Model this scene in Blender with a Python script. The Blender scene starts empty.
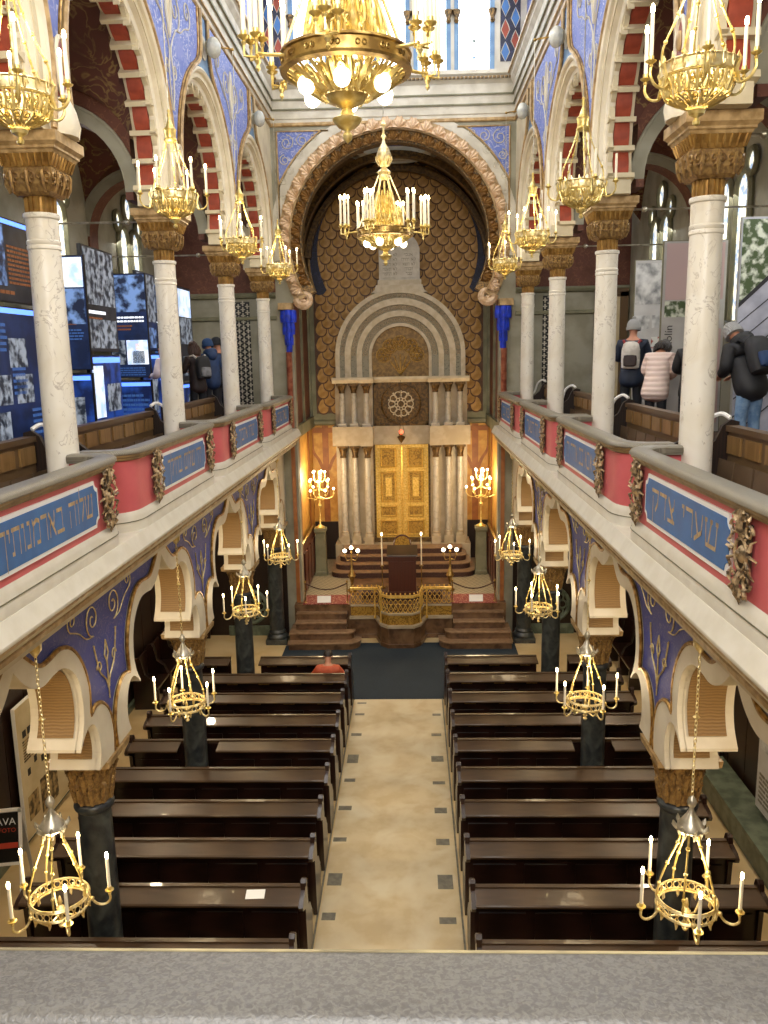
import bpy, math, random
from mathutils import Vector, Matrix
from math import sin, cos, pi, radians, sqrt, atan2
random.seed(7)
SC = bpy.context.scene
COL = SC.collection

# ------------------------------------------------------------------ camera
cam_d = bpy.data.cameras.new('camera')
cam_d.sensor_fit = 'VERTICAL'; cam_d.sensor_height = 24.0; cam_d.sensor_width = 18.0
cam_d.lens = 834.0 / 1024.0 * 24.0
cam_d.clip_start = 0.05; cam_d.clip_end = 200
cam = bpy.data.objects.new('camera', cam_d); COL.objects.link(cam); SC.camera = cam
# optical axes recovered from the vanishing points of the hall
_f = 834.0
_y = Vector((411.0 - 384, 355.0 - 512, _f)).normalized()
_d = Vector((468.0 - 384, 4957.0 - 512, _f)); _d = (_d - _d.dot(_y) * _y).normalized()
_x = _d.cross(_y).normalized()
if _x.x < 0: _x = -_x
right = Vector((_x.x, _y.x, -_d.x)); down = Vector((_x.y, _y.y, -_d.y)); fwd = Vector((_x.z, _y.z, -_d.z))
R3 = Matrix((right, -down, -fwd)).transposed()
CAMPOS = Vector((0.352, 0.0, 6.86))
cam.matrix_world = Matrix.Translation(CAMPOS) @ R3.to_4x4()

# ------------------------------------------------------------------ world, daylight, exposure
W = bpy.data.worlds.new('world'); SC.world = W; W.use_nodes = True
bgn = W.node_tree.nodes['Background']
bgn.inputs[0].default_value = (0.80, 0.88, 1.0, 1); bgn.inputs[1].default_value = 1.0
SC.view_settings.view_transform = 'Standard'
SC.view_settings.look = 'None'
SC.view_settings.gamma = 1.0
SC.view_settings.use_curve_mapping = False
SC.view_settings.exposure = 0.35
SC.cycles.use_denoising = True
SC.cycles.max_bounces = 6; SC.cycles.diffuse_bounces = 4; SC.cycles.glossy_bounces = 3
SC.cycles.transmission_bounces = 4; SC.cycles.transparent_max_bounces = 6
SC.cycles.sample_clamp_indirect = 4.0
SC.cycles.caustics_reflective = False; SC.cycles.caustics_refractive = False

def area(name, loc, target, sx, sy, watts, col=(1, 1, 1)):
    l = bpy.data.lights.new(name, 'AREA'); l.shape = 'RECTANGLE'; l.size = sx; l.size_y = sy
    l.energy = watts; l.color = col
    o = bpy.data.objects.new(name, l); COL.objects.link(o); o.location = loc
    o.rotation_euler = (Vector(target) - Vector(loc)).to_track_quat('-Z', 'Y').to_euler()

    return o
# daylight entering by the clerestory windows of the nave, the west rose window and the gallery windows
DAY = (1.0, 0.985, 0.96)
area('clerestory_daylight', (-2.9, 9.5, 15.0), (0.5, 9.5, 10.5), 18, 1.8, 500, DAY)
area('clerestory_daylight', (2.9, 9.5, 15.0), (-0.5, 9.5, 10.5), 18, 1.8, 500, DAY)
area('west_window_daylight', (0, -2.6, 10.5), (0, 12, 7.5), 4.2, 4.2, 600, DAY)
for s_ in (-1, 1):
    for yy_ in (9.8, 13.66, 17.3):
        area('aisle_window_daylight', (s_ * 5.15, yy_, 9.3), (s_ * 3.5, yy_, 7.2), 1.2, 1.2, 34, DAY)

# ------------------------------------------------------------------ node materials
MATS = {}
def srgb(h):
    if not isinstance(h, str): return tuple(h)
    h = h.lstrip('#'); out = []
    for i in (0, 2, 4):
        c = int(h[i:i+2], 16) / 255.0
        out.append(c / 12.92 if c <= 0.04045 else ((c + 0.055) / 1.055) ** 2.4)
    return tuple(out)
def mat(name, c1, c2=None, kind='noise', scale=6.0, rough=0.5, metal=0.0, bump=0.0, lo=0.4, hi=0.6,
        stretch=(1, 1, 1), detail=4, distort=0.0, c3=None, lines=3.0, width=0.12, spec=None, bdist=0.01,
        rot=(0, 0, 0), wdir='X', coat=0):
    """procedural principled material: two colours mixed by a texture in the object's own coordinates"""
    m = bpy.data.materials.new(name); m.use_nodes = True
    nt = m.node_tree; N = nt.nodes; L = nt.links
    b = N['Principled BSDF']
    b.inputs['Roughness'].default_value = rough; b.inputs['Metallic'].default_value = metal
    if spec is not None: b.inputs['Specular IOR Level'].default_value = spec
    if coat: b.inputs['Coat Weight'].default_value = coat
    c1 = srgb(c1); c2 = srgb(c2) if c2 is not None else c1
    b.inputs['Base Color'].default_value = (*c1, 1)
    m.diffuse_color = (*c1, 1)
    if c2 == c1 and not bump:
        MATS[name] = m; return m
    tc = N.new('ShaderNodeTexCoord'); mp = N.new('ShaderNodeMapping')
    mp.inputs['Scale'].default_value = stretch; mp.inputs['Rotation'].default_value = rot
    L.new(tc.outputs['Object'], mp.inputs['Vector'])
    def noise(sc, det, dis):
        n = N.new('ShaderNodeTexNoise'); n.inputs['Scale'].default_value = sc
        n.inputs['Detail'].default_value = det; n.inputs['Distortion'].default_value = dis
        L.new(mp.outputs[0], n.inputs['Vector']); return n.outputs['Fac']
    def math_(op, a, bb=None):
        n = N.new('ShaderNodeMath'); n.operation = op
        if hasattr(a, 'is_linked'): L.new(a, n.inputs[0])
        else: n.inputs[0].default_value = a
        if bb is not None:
            if hasattr(bb, 'is_linked'): L.new(bb, n.inputs[1])
            else: n.inputs[1].default_value = bb
        return n.outputs[0]
    if kind == 'noise': fac = noise(scale, detail, distort)
    elif kind == 'wave':
        n = N.new('ShaderNodeTexWave'); n.bands_direction = wdir; n.inputs['Scale'].default_value = scale
        n.inputs['Distortion'].default_value = distort; n.inputs['Detail'].default_value = detail
        L.new(mp.outputs[0], n.inputs['Vector']); fac = n.outputs['Fac']
    elif kind == 'voronoi':
        n = N.new('ShaderNodeTexVoronoi'); n.inputs['Scale'].default_value = scale
        L.new(mp.outputs[0], n.inputs['Vector']); fac = n.outputs['Distance']
    elif kind == 'edge':
        n = N.new('ShaderNodeTexVoronoi'); n.feature = 'DISTANCE_TO_EDGE'; n.inputs['Scale'].default_value = scale
        L.new(mp.outputs[0], n.inputs['Vector']); fac = n.outputs['Distance']
    elif kind == 'checker':
        n = N.new('ShaderNodeTexChecker'); n.inputs['Scale'].default_value = scale
        L.new(mp.outputs[0], n.inputs['Vector']); fac = n.outputs['Fac']
    elif kind == 'vein':          # thin contour lines of a noise field: scrolls and veins
        a = noise(scale, detail, distort)
        a = math_('PINGPONG', math_('MULTIPLY', a, lines), 0.5)
        fac = a; lo, hi = 0.0, width
        c1, c2 = c2, c1
    ramp = N.new('ShaderNodeMapRange'); ramp.inputs['From Min'].default_value = lo; ramp.inputs['From Max'].default_value = hi
    L.new(fac, ramp.inputs['Value'])
    mx = N.new('ShaderNodeMix'); mx.data_type = 'RGBA'
    mx.inputs['A'].default_value = (*c1, 1); mx.inputs['B'].default_value = (*c2, 1)
    L.new(ramp.outputs[0], mx.inputs['Factor']); colout = mx.outputs['Result']
    if c3 is not None:
        f3 = noise(scale * 0.45, 3, 0.6)
        r3 = N.new('ShaderNodeMapRange'); r3.inputs['From Min'].default_value = 0.48; r3.inputs['From Max'].default_value = 0.68
        L.new(f3, r3.inputs['Value'])
        m3 = N.new('ShaderNodeMix'); m3.data_type = 'RGBA'; m3.inputs['B'].default_value = (*srgb(c3), 1)
        L.new(colout, m3.inputs['A']); L.new(r3.outputs[0], m3.inputs['Factor']); colout = m3.outputs['Result']
    L.new(colout, b.inputs['Base Color'])
    if bump:
        bp = N.new('ShaderNodeBump'); bp.inputs['Strength'].default_value = bump; bp.inputs['Distance'].default_value = bdist
        L.new(fac, bp.inputs['Height']); L.new(bp.outputs[0], b.inputs['Normal'])
    MATS[name] = m
    return m
def emis(name, col, strength, col2=None, scale=6):
    m = bpy.data.materials.new(name); m.use_nodes = True; nt = m.node_tree
    b = nt.nodes['Principled BSDF']; b.inputs['Base Color'].default_value = (*srgb(col), 1)
    b.inputs['Emission Color'].default_value = (*srgb(col), 1); b.inputs['Emission Strength'].default_value = strength
    b.inputs['Roughness'].default_value = 0.4
    if col2 is not None:
        tc = nt.nodes.new('ShaderNodeTexCoord'); n = nt.nodes.new('ShaderNodeTexNoise'); n.inputs['Scale'].default_value = scale
        n.inputs['Detail'].default_value = 5
        nt.links.new(tc.outputs['Object'], n.inputs['Vector'])
        r = nt.nodes.new('ShaderNodeMapRange'); r.inputs['From Min'].default_value = .42; r.inputs['From Max'].default_value = .58
        nt.links.new(n.outputs['Fac'], r.inputs['Value'])
        mx = nt.nodes.new('ShaderNodeMix'); mx.data_type = 'RGBA'
        mx.inputs['A'].default_value = (*srgb(col), 1); mx.inputs['B'].default_value = (*srgb(col2), 1)
        nt.links.new(r.outputs[0], mx.inputs['Factor'])
        nt.links.new(mx.outputs['Result'], b.inputs['Emission Color']); nt.links.new(mx.outputs['Result'], b.inputs['Base Color'])
    m.cycles.emission_sampling = 'NONE'
    m.diffuse_color = (*srgb(col), 1); MATS[name] = m
    return m

# stone, plaster, paint
mat('marble', '#e6e0d2', '#b5aa9b', 'vein', 4.5, 0.35, detail=8, distort=1.6, lines=2.4, width=0.045, c3='#dcd3c0')
mat('cream', '#d2c6a8', '#c3b595', 'noise', 3, 0.55)
mat('cream_light', '#dfd6c0', '#d5cab2', 'noise', 3, 0.5)
mat('greywhite', '#c9c3b4', '#b7b0a0', 'noise', 3, 0.6)
mat('ledge', '#dcd6c6', '#d4cdbb', 'noise', 5, 0.5)
mat('grey_plaster', '#9a9684', '#86826f', 'noise', 2, 0.7)
mat('green_grey', '#7d7a60', '#6a684f', 'noise', 3, 0.55)
mat('tan_trim', '#b89a6c', '#94774a', 'noise', 9, 0.45)
mat('gilt', '#c39a55', '#8a6430', 'noise', 14, 0.34, 0.75, bump=0.15)
mat('gilt_dark', '#8d6f43', '#3f3526', 'noise', 22, 0.42, 0.55, lo=.38, hi=.6, bump=0.5)
mat('brass', '#efdb96', '#d9bc68', 'noise', 18, 0.34, 0.7)
mat('brass_pale', '#eedfae', '#d6bd7c', 'noise', 20, 0.35, 0.7)
mat('old_brass', '#b99a58', '#85693a', 'noise', 12, 0.33, 0.8)
mat('silver', '#cfc9b8', '#a79f88', 'noise', 12, 0.35, 0.75)
mat('gold_leaf', '#efcb72', '#d6ab4c', 'noise', 20, 0.38, 0.45, bump=0.12)
mat('gold_carved', '#b28a3a', '#6b4c16', 'vein', 11, 0.4, 0.4, detail=2, lines=4, width=0.25, bump=0.7)
mat('cartouche', '#bda27a', '#5a4a34', 'noise', 22, 0.4, 0.4, lo=.42, hi=.62, bump=0.5)
mat('blue_spandrel', '#4a5199', '#7a74a0', 'vein', 5.5, 0.6, detail=3, distort=1.4, lines=5, width=0.12, c3='#5a5a90')
mat('blue_upper', '#5a6db4', '#c3c3cf', 'vein', 6.0, 0.6, detail=2, distort=1.2, lines=5, width=0.16, c3='#7480bd')
mat('blue_edge', '#6f8fae', '#5d7d9f', 'noise', 4, 0.6)
mat('blue_panel', '#3a70ad', '#34659f', 'noise', 4, 0.5)
mat('blue_deep', '#15182f', '#2a2f58', 'vein', 8, 0.55, detail=2, lines=4, width=0.12)
mat('muqarnas_blue', '#1f3fd0', '#1a2f9c', 'noise', 8, 0.35)
mat('pink', '#d5696b', '#cc6063', 'noise', 2.5, 0.5)
mat('red_block', '#9c4229', '#87351f', 'noise', 6, 0.55)
mat('vault_red', '#5a2e20', '#8a7040', 'vein', 2.6, 0.7, detail=3, distort=1.6, lines=4, width=0.16, c3='#4d281c')
mat('wall_redbrown', '#63392a', '#7b5238', 'vein', 7, 0.7, detail=2, lines=4, width=0.10, c3='#57301f')
mat('apse_vault', '#45301a', '#6b4e28', 'vein', 5, 0.6, detail=2, lines=4, width=0.12, c3='#352413')
mat('scale_gold', '#b98f4c', '#9c7334', 'noise', 6, 0.5, 0.1)
mat('scale_edge', '#5e3a1a', '#4a2c12', 'noise', 6, 0.5)
mat('apse_gold', '#d0a14e', '#b98438', 'noise', 5, 0.5, c3='#c79040')
mat('apse_orange', '#a0622f', '#8c5327', 'noise', 6, 0.5)
mat('red_marble', '#7e3b2a', '#a8684f', 'noise', 6, 0.35)
mat('ark_stone', '#b3a48c', '#a5967b', 'noise', 5, 0.45, c3='#a5957a')
mat('ark_cream', '#cfc1a6', '#c0b091', 'noise', 6, 0.42)
mat('ark_grey', '#968f7a', '#6f6a58', 'vein', 14, 0.5, detail=2, lines=3, width=0.2, bump=0.4)
mat('ark_column', '#b7b0a2', '#a59c8c', 'vein', 3, 0.3, detail=5, lines=2, width=0.10)
mat('bronze', '#6b5026', '#3f2d14', 'noise', 14, 0.4, 0.4, bump=0.4)
mat('cartouche_dark', '#4a3c28', '#33291b', 'noise', 20, 0.5, 0.3)
mat('tablet', '#d3cdc0', '#c2bbac', 'noise', 6, 0.55)
mat('granite', '#3c3f3d', '#23262a', 'noise', 9, 0.3, lo=.35, hi=.65, c3='#4d524f')
mat('green_stone', '#6d7a6a', '#4d594c', 'noise', 5, 0.35)
# floors
mat('floor_stone', '#d3ba8a', '#c8ad7a', 'noise', 1.6, 0.4, c3='#d9c498')
mat('runner_stone', '#d3c19c', '#c9b48c', 'noise', 3.5, 0.38, detail=6, c3='#dacdae')
mat('inlay_stone', '#7f7a6b', '#6b675b', 'noise', 12, 0.4)
mat('carpet_blue', '#263440', '#1f2b36', 'noise', 60, 0.9)
mat('carpet_red', '#7a2f2b', '#b58e78', 'vein', 12, 0.9, detail=2, lines=4, width=0.14)
mat('brown_stone', '#6e5138', '#4c3523', 'noise', 6, 0.3, c3='#7d6044')
mat('nosing_stone', '#94765a', '#7c6045', 'noise', 8, 0.35)
mat('plum_carpet', '#4a2f26', '#382119', 'noise', 30, 0.8)
mat('mosaic', '#a89b80', '#6c6250', 'checker', 14, 0.5)
# wood
mat('pew_wood', '#2b1710', '#1a0d08', 'wave', 2.2, 0.28, stretch=(0.25, 5, 5), distort=3, lo=0, hi=1, coat=0.3)
mat('pew_ledge', '#4b3825', '#3b2a1a', 'wave', 2.0, 0.36, stretch=(0.25, 5, 5), distort=3, lo=0, hi=1, coat=0.15)
mat('oak', '#6a5236', '#57432b', 'wave', 3.0, 0.4, stretch=(6, 0.4, 1), distort=4, lo=0, hi=1)
mat('oak_panel', '#8a6a40', '#76592f', 'wave', 3.0, 0.4, stretch=(6, 6, .5), distort=4, lo=0, hi=1)
mat('seat_wood', '#5d4a34', '#4c3c2a', 'noise', 5, 0.5)
mat('dark_wood', '#2a1a12', '#190f0a', 'wave', 3, 0.4, stretch=(3, 3, .3), distort=3, lo=0, hi=1)
mat('red_wood', '#53261a', '#3c180f', 'wave', 3, 0.35, stretch=(3, 3, .3), distort=3, lo=0, hi=1)
mat('rail_wood', '#8b8577', '#6c6557', 'wave', 5, 0.35, stretch=(5, .5, 4), distort=6, detail=5, lo=0, hi=1, bump=0.12)
mat('rail_gold', '#937a50', '#7a6340', 'noise', 8, 0.45)
mat('front_rail', '#5f5c58', '#4c4946', 'noise', 150, 0.33, stretch=(.8, 1.0, 1), detail=9, distort=.8, bump=0.5, bdist=.002)
mat('front_rail_edge', '#c0b28a', '#8f8468', 'noise', 10, 0.4)
# small things
mat('wax', '#f3ead2', None, rough=0.5)
mat('white', '#f2f0ea', None, rough=0.45)
mat('paper', '#f4f3ee', None, rough=0.6)
mat('black', '#0c0c0e', None, rough=0.4)
mat('chrome_frame', '#b7b9b8', None, rough=0.35, metal=0.3)
mat('letter_gold', '#c9ad82', '#b09468', 'noise', 20, 0.5)
mat('text_white', '#e9ebee', None, rough=0.6)
mat('text_orange', '#d0762c', None, rough=0.6)
mat('text_dark', '#2c2b2a', None, rough=0.6)
mat('text_red', '#c2452f', None, rough=0.6)
mat('board_grey', '#c9c8c6', '#b9b7b5', 'noise', 2, 0.5)
mat('board_pink', '#cdb3b2', None, rough=0.5)
mat('board_cream', '#d8c9a4', '#c9b88f', 'noise', 2, 0.5)
mat('photo_grey', '#d2d2d0', '#77787a', 'noise', 5, 0.5, lo=.38, hi=.62, detail=7, c3='#e4e4e2')
mat('photo_sepia', '#b49a68', '#3e2f18', 'noise', 8, 0.5, lo=.42, hi=.58, detail=5)
mat('photo_tree', '#dfe5d4', '#4a5c38', 'noise', 9, 0.5, lo=.40, hi=.54, detail=9)
mat('photo_red', '#dcdcd6', '#a1412c', 'noise', 9, 0.5, lo=.45, hi=.55)
mat('siding', '#c2c4d2', '#a6a8b8', 'noise', 3, 0.5)
mat('roof_dark', '#2b2a30', None, rough=0.6)
mat('skin', '#c98f72', '#bb8064', 'noise', 5, 0.5)
mat('hair', '#19120f', '#2a1e18', 'noise', 30, 0.5, stretch=(4, 4, .6))
mat('hair_brown', '#4a2c20', '#33201a', 'noise', 30, 0.5, stretch=(4, 4, .6))
mat('glass_lamp', '#c8c8be', '#a9aaa2', 'noise', 7, 0.15)
emis('flame', '#ffe6a6', 30)
emis('globe', '#fff1cf', 6)
emis('red_lamp', '#ff5a3a', 3)
emis('window_light', '#f4faff', 2.6)
emis('window_lead', '#fdf6d8', 1.2, '#8fa0b8', 9)
emis('screen_blue', '#1d3f8c', 0.55, '#0d1c44', 3)
emis('screen_navy', '#0d1a38', 0.5, '#14264e', 3)
emis('screen_dark', '#15161c', 0.5, '#23242c', 4)
emis('screen_pale', '#a9c2e8', 0.75, '#e8effa', 4)
emis('screen_glow', '#5f8dff', 1.6)
emis('screen_photo', '#8e98a6', 0.45, '#222936', 8)
emis('screen_photo_blue', '#6d8cc0', 0.5, '#0e1934', 6)
emis('screen_panel', '#35568f', 0.5)
emis('screen_text', '#e6ebf4', 0.8)
emis('screen_text_orange', '#7c4a28', 0.3)
emis('screen_skin', '#e0b49a', 0.6)
emis('amber_pane', '#f0cf6a', 1.3, '#a98a3a', 8)

# ------------------------------------------------------------------ mesh helpers
class MB:
    """collects shapes and links them as ONE mesh object"""
    def __init__(self): self.v = []; self.f = []; self.mi = []; self.sm = []
    def add(self, vs, fs, smooth=False, mi=0, M=None):
        n = len(self.v)
        if M is not None: vs = [tuple(M @ Vector(p)) for p in vs]
        self.v += [tuple(p) for p in vs]
        for f in fs: self.f.append([i + n for i in f]); self.mi.append(mi); self.sm.append(smooth)
        return self
    def box(self, a, b, mi=0, M=None):
        x0, y0, z0 = a; x1, y1, z1 = b
        vs = [(x0,y0,z0),(x1,y0,z0),(x1,y1,z0),(x0,y1,z0),(x0,y0,z1),(x1,y0,z1),(x1,y1,z1),(x0,y1,z1)]
        return self.add(vs, [(0,3,2,1),(4,5,6,7),(0,1,5,4),(1,2,6,5),(2,3,7,6),(3,0,4,7)], False, mi, M)
    def prism(self, poly, d0, d1, axis='y', mi=0, smooth=False, M=None, caps=True):
        """poly: 2-D outline; axis y -> (x,z) outline, x -> (y,z) outline, z -> (x,y) outline"""
        def P(p, d):
            if axis == 'y': return (p[0], d, p[1])
            if axis == 'x': return (d, p[0], p[1])
            return (p[0], p[1], d)
        n = len(poly)
        vs = [P(p, d0) for p in poly] + [P(p, d1) for p in poly]
        fs = [(i, (i+1) % n, (i+1) % n + n, i + n) for i in range(n)]
        self.add(vs, fs, smooth, mi, M)
        if caps: self.add(vs, [tuple(range(n))[::-1], tuple(range(n, 2*n))], False, mi, M)
        return self
    def lathe(self, prof, seg=16, c=(0, 0, 0), mi=0, smooth=True, M=None, a0=0, a1=2*pi, cap=True):
        full = abs(a1 - a0 - 2*pi) < 1e-6
        ns = seg if full else seg + 1
        vs = []; fs = []
        for r, z in prof:
            for k in range(ns):
                a = a0 + (a1 - a0) * k / seg
                vs.append((c[0] + r*cos(a), c[1] + r*sin(a), c[2] + z))
        m = len(prof)
        for i in range(m-1):
            for k in range(seg):
                k2 = (k+1) % ns
                fs.append((i*ns+k, i*ns+k2, (i+1)*ns+k2, (i+1)*ns+k))
        self.add(vs, fs, smooth, mi, M)
        if full and cap:
            for i, rev in ((0, True), (m-1, False)):
                if prof[i][0] > 1e-4:
                    ring = [i*ns+k for k in range(ns)]
                    base = len(self.v) - len(vs)
                    self.f.append([base + q for q in (ring[::-1] if rev else ring)]); self.mi.append(mi); self.sm.append(False)
        return self
    def tube(self, pts, r, seg=6, closed=False, mi=0, smooth=True, M=None, flat=None):
        pts = [Vector(p) for p in pts]; n = len(pts)
        rs = r if isinstance(r, (list, tuple)) else [r]*n
        vs = []; fs = []; prev = None
        for i, p in enumerate(pts):
            if closed: t = pts[(i+1) % n] - pts[i-1]
            else: t = pts[min(i+1, n-1)] - pts[max(i-1, 0)]
            t = t.normalized() if t.length > 1e-9 else Vector((0, 0, 1))
            if prev is None:
                ref = Vector((0, 0, 1)) if abs(t.z) < .9 else Vector((1, 0, 0))
                u = t.cross(ref).normalized()
            else:
                u = prev - t * prev.dot(t)
                u = u.normalized() if u.length > 1e-6 else t.orthogonal().normalized()
            prev = u; w = t.cross(u)
            for k in range(seg):
                a = 2*pi*k/seg
                vs.append(p + (u*cos(a) + w*sin(a)) * rs[i])
        m = n if closed else n-1
        for i in range(m):
            j = (i+1) % n
            for k in range(seg):
                k2 = (k+1) % seg
                fs.append((i*seg+k, i*seg+k2, j*seg+k2, j*seg+k))
        if not closed:
            fs.append(tuple(range(seg))[::-1]); fs.append(tuple(range((n-1)*seg, n*seg)))
        return self.add(vs, fs, smooth, mi, M)
    def ball(self, c, r, seg=8, rings=6, mi=0, sc=(1, 1, 1), M=None):
        vs = []; fs = []
        for i in range(rings+1):
            t = pi*i/rings
            for k in range(seg):
                a = 2*pi*k/seg
                vs.append((c[0]+r*sc[0]*sin(t)*cos(a), c[1]+r*sc[1]*sin(t)*sin(a), c[2]+r*sc[2]*cos(t)))
        for i in range(rings):
            for k in range(seg):
                k2 = (k+1) % seg
                fs.append((i*seg+k, (i+1)*seg+k, (i+1)*seg+k2, i*seg+k2))
        return self.add(vs, fs, True, mi, M)
    def loft(self, rows, smooth=True, mi=0, closed=False, M=None):
        """rows: list of equally long point rows"""
        n = len(rows[0]); vs = [p for r in rows for p in r]; fs = []
        for i in range(len(rows)-1):
            for k in range(n if closed else n-1):
                k2 = (k+1) % n
                fs.append((i*n+k, i*n+k2, (i+1)*n+k2, (i+1)*n+k))
        return self.add(vs, fs, smooth, mi, M)
    def mesh(self, name, mats, angle=40):
        me = bpy.data.meshes.new(name)
        me.from_pydata(self.v, [], self.f)
        if isinstance(mats, str): mats = [mats]
        for k in mats: me.materials.append(MATS[k])
        me.polygons.foreach_set('material_index', self.mi)
        me.polygons.foreach_set('use_smooth', self.sm)
        if any(self.sm): me.set_sharp_from_angle(angle=radians(angle))
        me.update()
        return me
    def build(self, name, mats, parent=None, loc=None, rot=None):
        return link(name, self.mesh(name, mats), parent, loc, rot)
def link(name, me, parent=None, loc=None, rot=None):
    o = bpy.data.objects.new(name, me); COL.objects.link(o)
    if parent is not None: o.parent = parent
    if loc is not None: o.location = loc
    if rot is not None: o.rotation_euler = rot
    return o
def thing(name, label, cat, loc=(0, 0, 0), rotz=0.0, group=None):
    o = bpy.data.objects.new(name, None); COL.objects.link(o)
    o.empty_display_size = 0.1
    o.location = loc; o.rotation_euler = (0, 0, rotz)
    return tag(o, label, cat, group)
def tag(o, label, cat, group=None):
    o['label'] = label; o['category'] = cat
    if group: o['group'] = group
    return o
def struct(o): o['kind'] = 'structure'; return o
def stuff(o): o['kind'] = 'stuff'; return o
def structroot(name, loc=(0, 0, 0)):
    o = bpy.data.objects.new(name, None); COL.objects.link(o); o.location = loc
    o.empty_display_size = 0.1
    return struct(o)
def copy_tree(o, parent=None):
    c = o.copy(); COL.objects.link(c)
    if parent is not None:
        c.parent = parent
    for ch in list(o.children): copy_tree(ch, c)
    return c
def arc(cx, cz, r, a0, a1, n):
    return [(cx + r*cos(radians(a0 + (a1-a0)*i/n)), cz + r*sin(radians(a0 + (a1-a0)*i/n))) for i in range(n+1)]
def bez(p0, p1, p2, p3, n):
    out = []
    for i in range(n+1):
        t = i/n; s = 1-t
        out.append(tuple(s*s*s*a + 3*s*s*t*b + 3*s*t*t*c + t*t*t*d for a, b, c, d in zip(p0, p1, p2, p3)))
    return out
def smooth_line(pts, n=6):
    """Catmull-Rom through 2-D / 3-D points"""
    P = [pts[0]] + list(pts) + [pts[-1]]; out = []
    for i in range(1, len(P)-2):
        for k in range(n):
            t = k/n
            out.append(tuple(0.5*((2*b) + (-a+c)*t + (2*a-5*b+4*c-d)*t*t + (-a+3*b-3*c+d)*t**3)
                             for a, b, c, d in zip(P[i-1], P[i], P[i+1], P[i+2])))
    out.append(tuple(pts[-1])); return out
def spiral(cx, cz, r0, r1, a0, turns, n=14):
    return [(cx + (r0+(r1-r0)*i/n)*cos(a0+turns*2*pi*i/n), cz + (r0+(r1-r0)*i/n)*sin(a0+turns*2*pi*i/n)) for i in range(n+1)]
GLY = {'ש': (.98, [[(.05,.92),(.12,.08)],[(.12,.08),(.86,.08)],[(.86,.08),(.93,.92)],[(.49,.92),(.30,.10)],[(.0,.92),(.14,.92)],[(.42,.92),(.56,.92)],[(.84,.92),(.98,.92)]]),
 'ל': (.6, [[(.05,1.35),(.05,.92),(.55,.92),(.55,.7),(.25,.08)]]), 'ו': (.24, [[(.0,.92),(.2,.92)],[(.2,.92),(.2,.05)]]),
 'ה': (.78, [[(.0,.92),(.76,.92)],[(.72,.92),(.72,.05)],[(.1,.6),(.1,.05)]]), 'ב': (.78, [[(.05,.92),(.65,.92)],[(.62,.92),(.62,.08)],[(.0,.08),(.76,.08)]]),
 'א': (.76, [[(.05,.92),(.70,.08)],[(.66,.92),(.60,.55),(.50,.45)],[(.10,.08),(.14,.45),(.26,.64)]]), 'ר': (.62, [[(0,.92),(.58,.92)],[(.58,.92),(.58,.05)]]),
 'מ': (.8, [[(.06,.92),(.14,.7),(.06,.05)],[(.18,.80),(.45,.92),(.72,.85)],[(.74,.85),(.74,.08)],[(.42,.08),(.74,.08)]]),
 'נ': (.46, [[(.15,.92),(.38,.92)],[(.38,.92),(.38,.08)],[(.05,.08),(.40,.08)]]), 'ת': (.82, [[(.05,.92),(.76,.92)],[(.74,.92),(.74,.05)],[(.16,.92),(.16,.12)],[(.0,.08),(.18,.08)]]),
 'י': (.22, [[(0,.92),(.18,.92)],[(.18,.92),(.15,.6)]]), 'ך': (.64, [[(0,.92),(.6,.92)],[(.58,.92),(.58,-.4)]]),
 'ם': (.78, [[(.08,.92),(.72,.92)],[(.70,.92),(.70,.08)],[(.08,.08),(.72,.08)],[(.1,.92),(.1,.08)]]), 'ח': (.78, [[(0,.92),(.76,.92)],[(.72,.92),(.72,.05)],[(.1,.92),(.1,.05)]]),
 'צ': (.72, [[(.08,.92),(.58,.10)],[(.64,.92),(.62,.62),(.44,.50)],[(.05,.08),(.68,.08)]]), 'ד': (.72, [[(0,.92),(.7,.92)],[(.58,.92),(.58,.05)]]),
 'ק': (.74, [[(0,.92),(.7,.92)],[(.68,.92),(.64,.45),(.42,.15)],[(.12,.62),(.12,-.35)]]), 'ע': (.74, [[(.08,.92),(.32,.2)],[(.66,.92),(.60,.35),(.05,.02)]]),
 'כ': (.66, [[(0,.92),(.55,.92)],[(.58,.92),(.58,.08)],[(0,.08),(.6,.08)]]), 'ז': (.32, [[(0,.92),(.28,.92)],[(.14,.92),(.14,.05)]]),
 'ג': (.46, [[(.1,.92),(.32,.92)],[(.32,.92),(.36,.08)],[(.32,.35),(.06,.08)]]), 'ף': (.66, [[(0,.92),(.6,.92)],[(.58,.92),(.58,-.35)],[(.1,.92),(.1,.6),(.28,.55)]]), ' ': (.42, [])}
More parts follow.
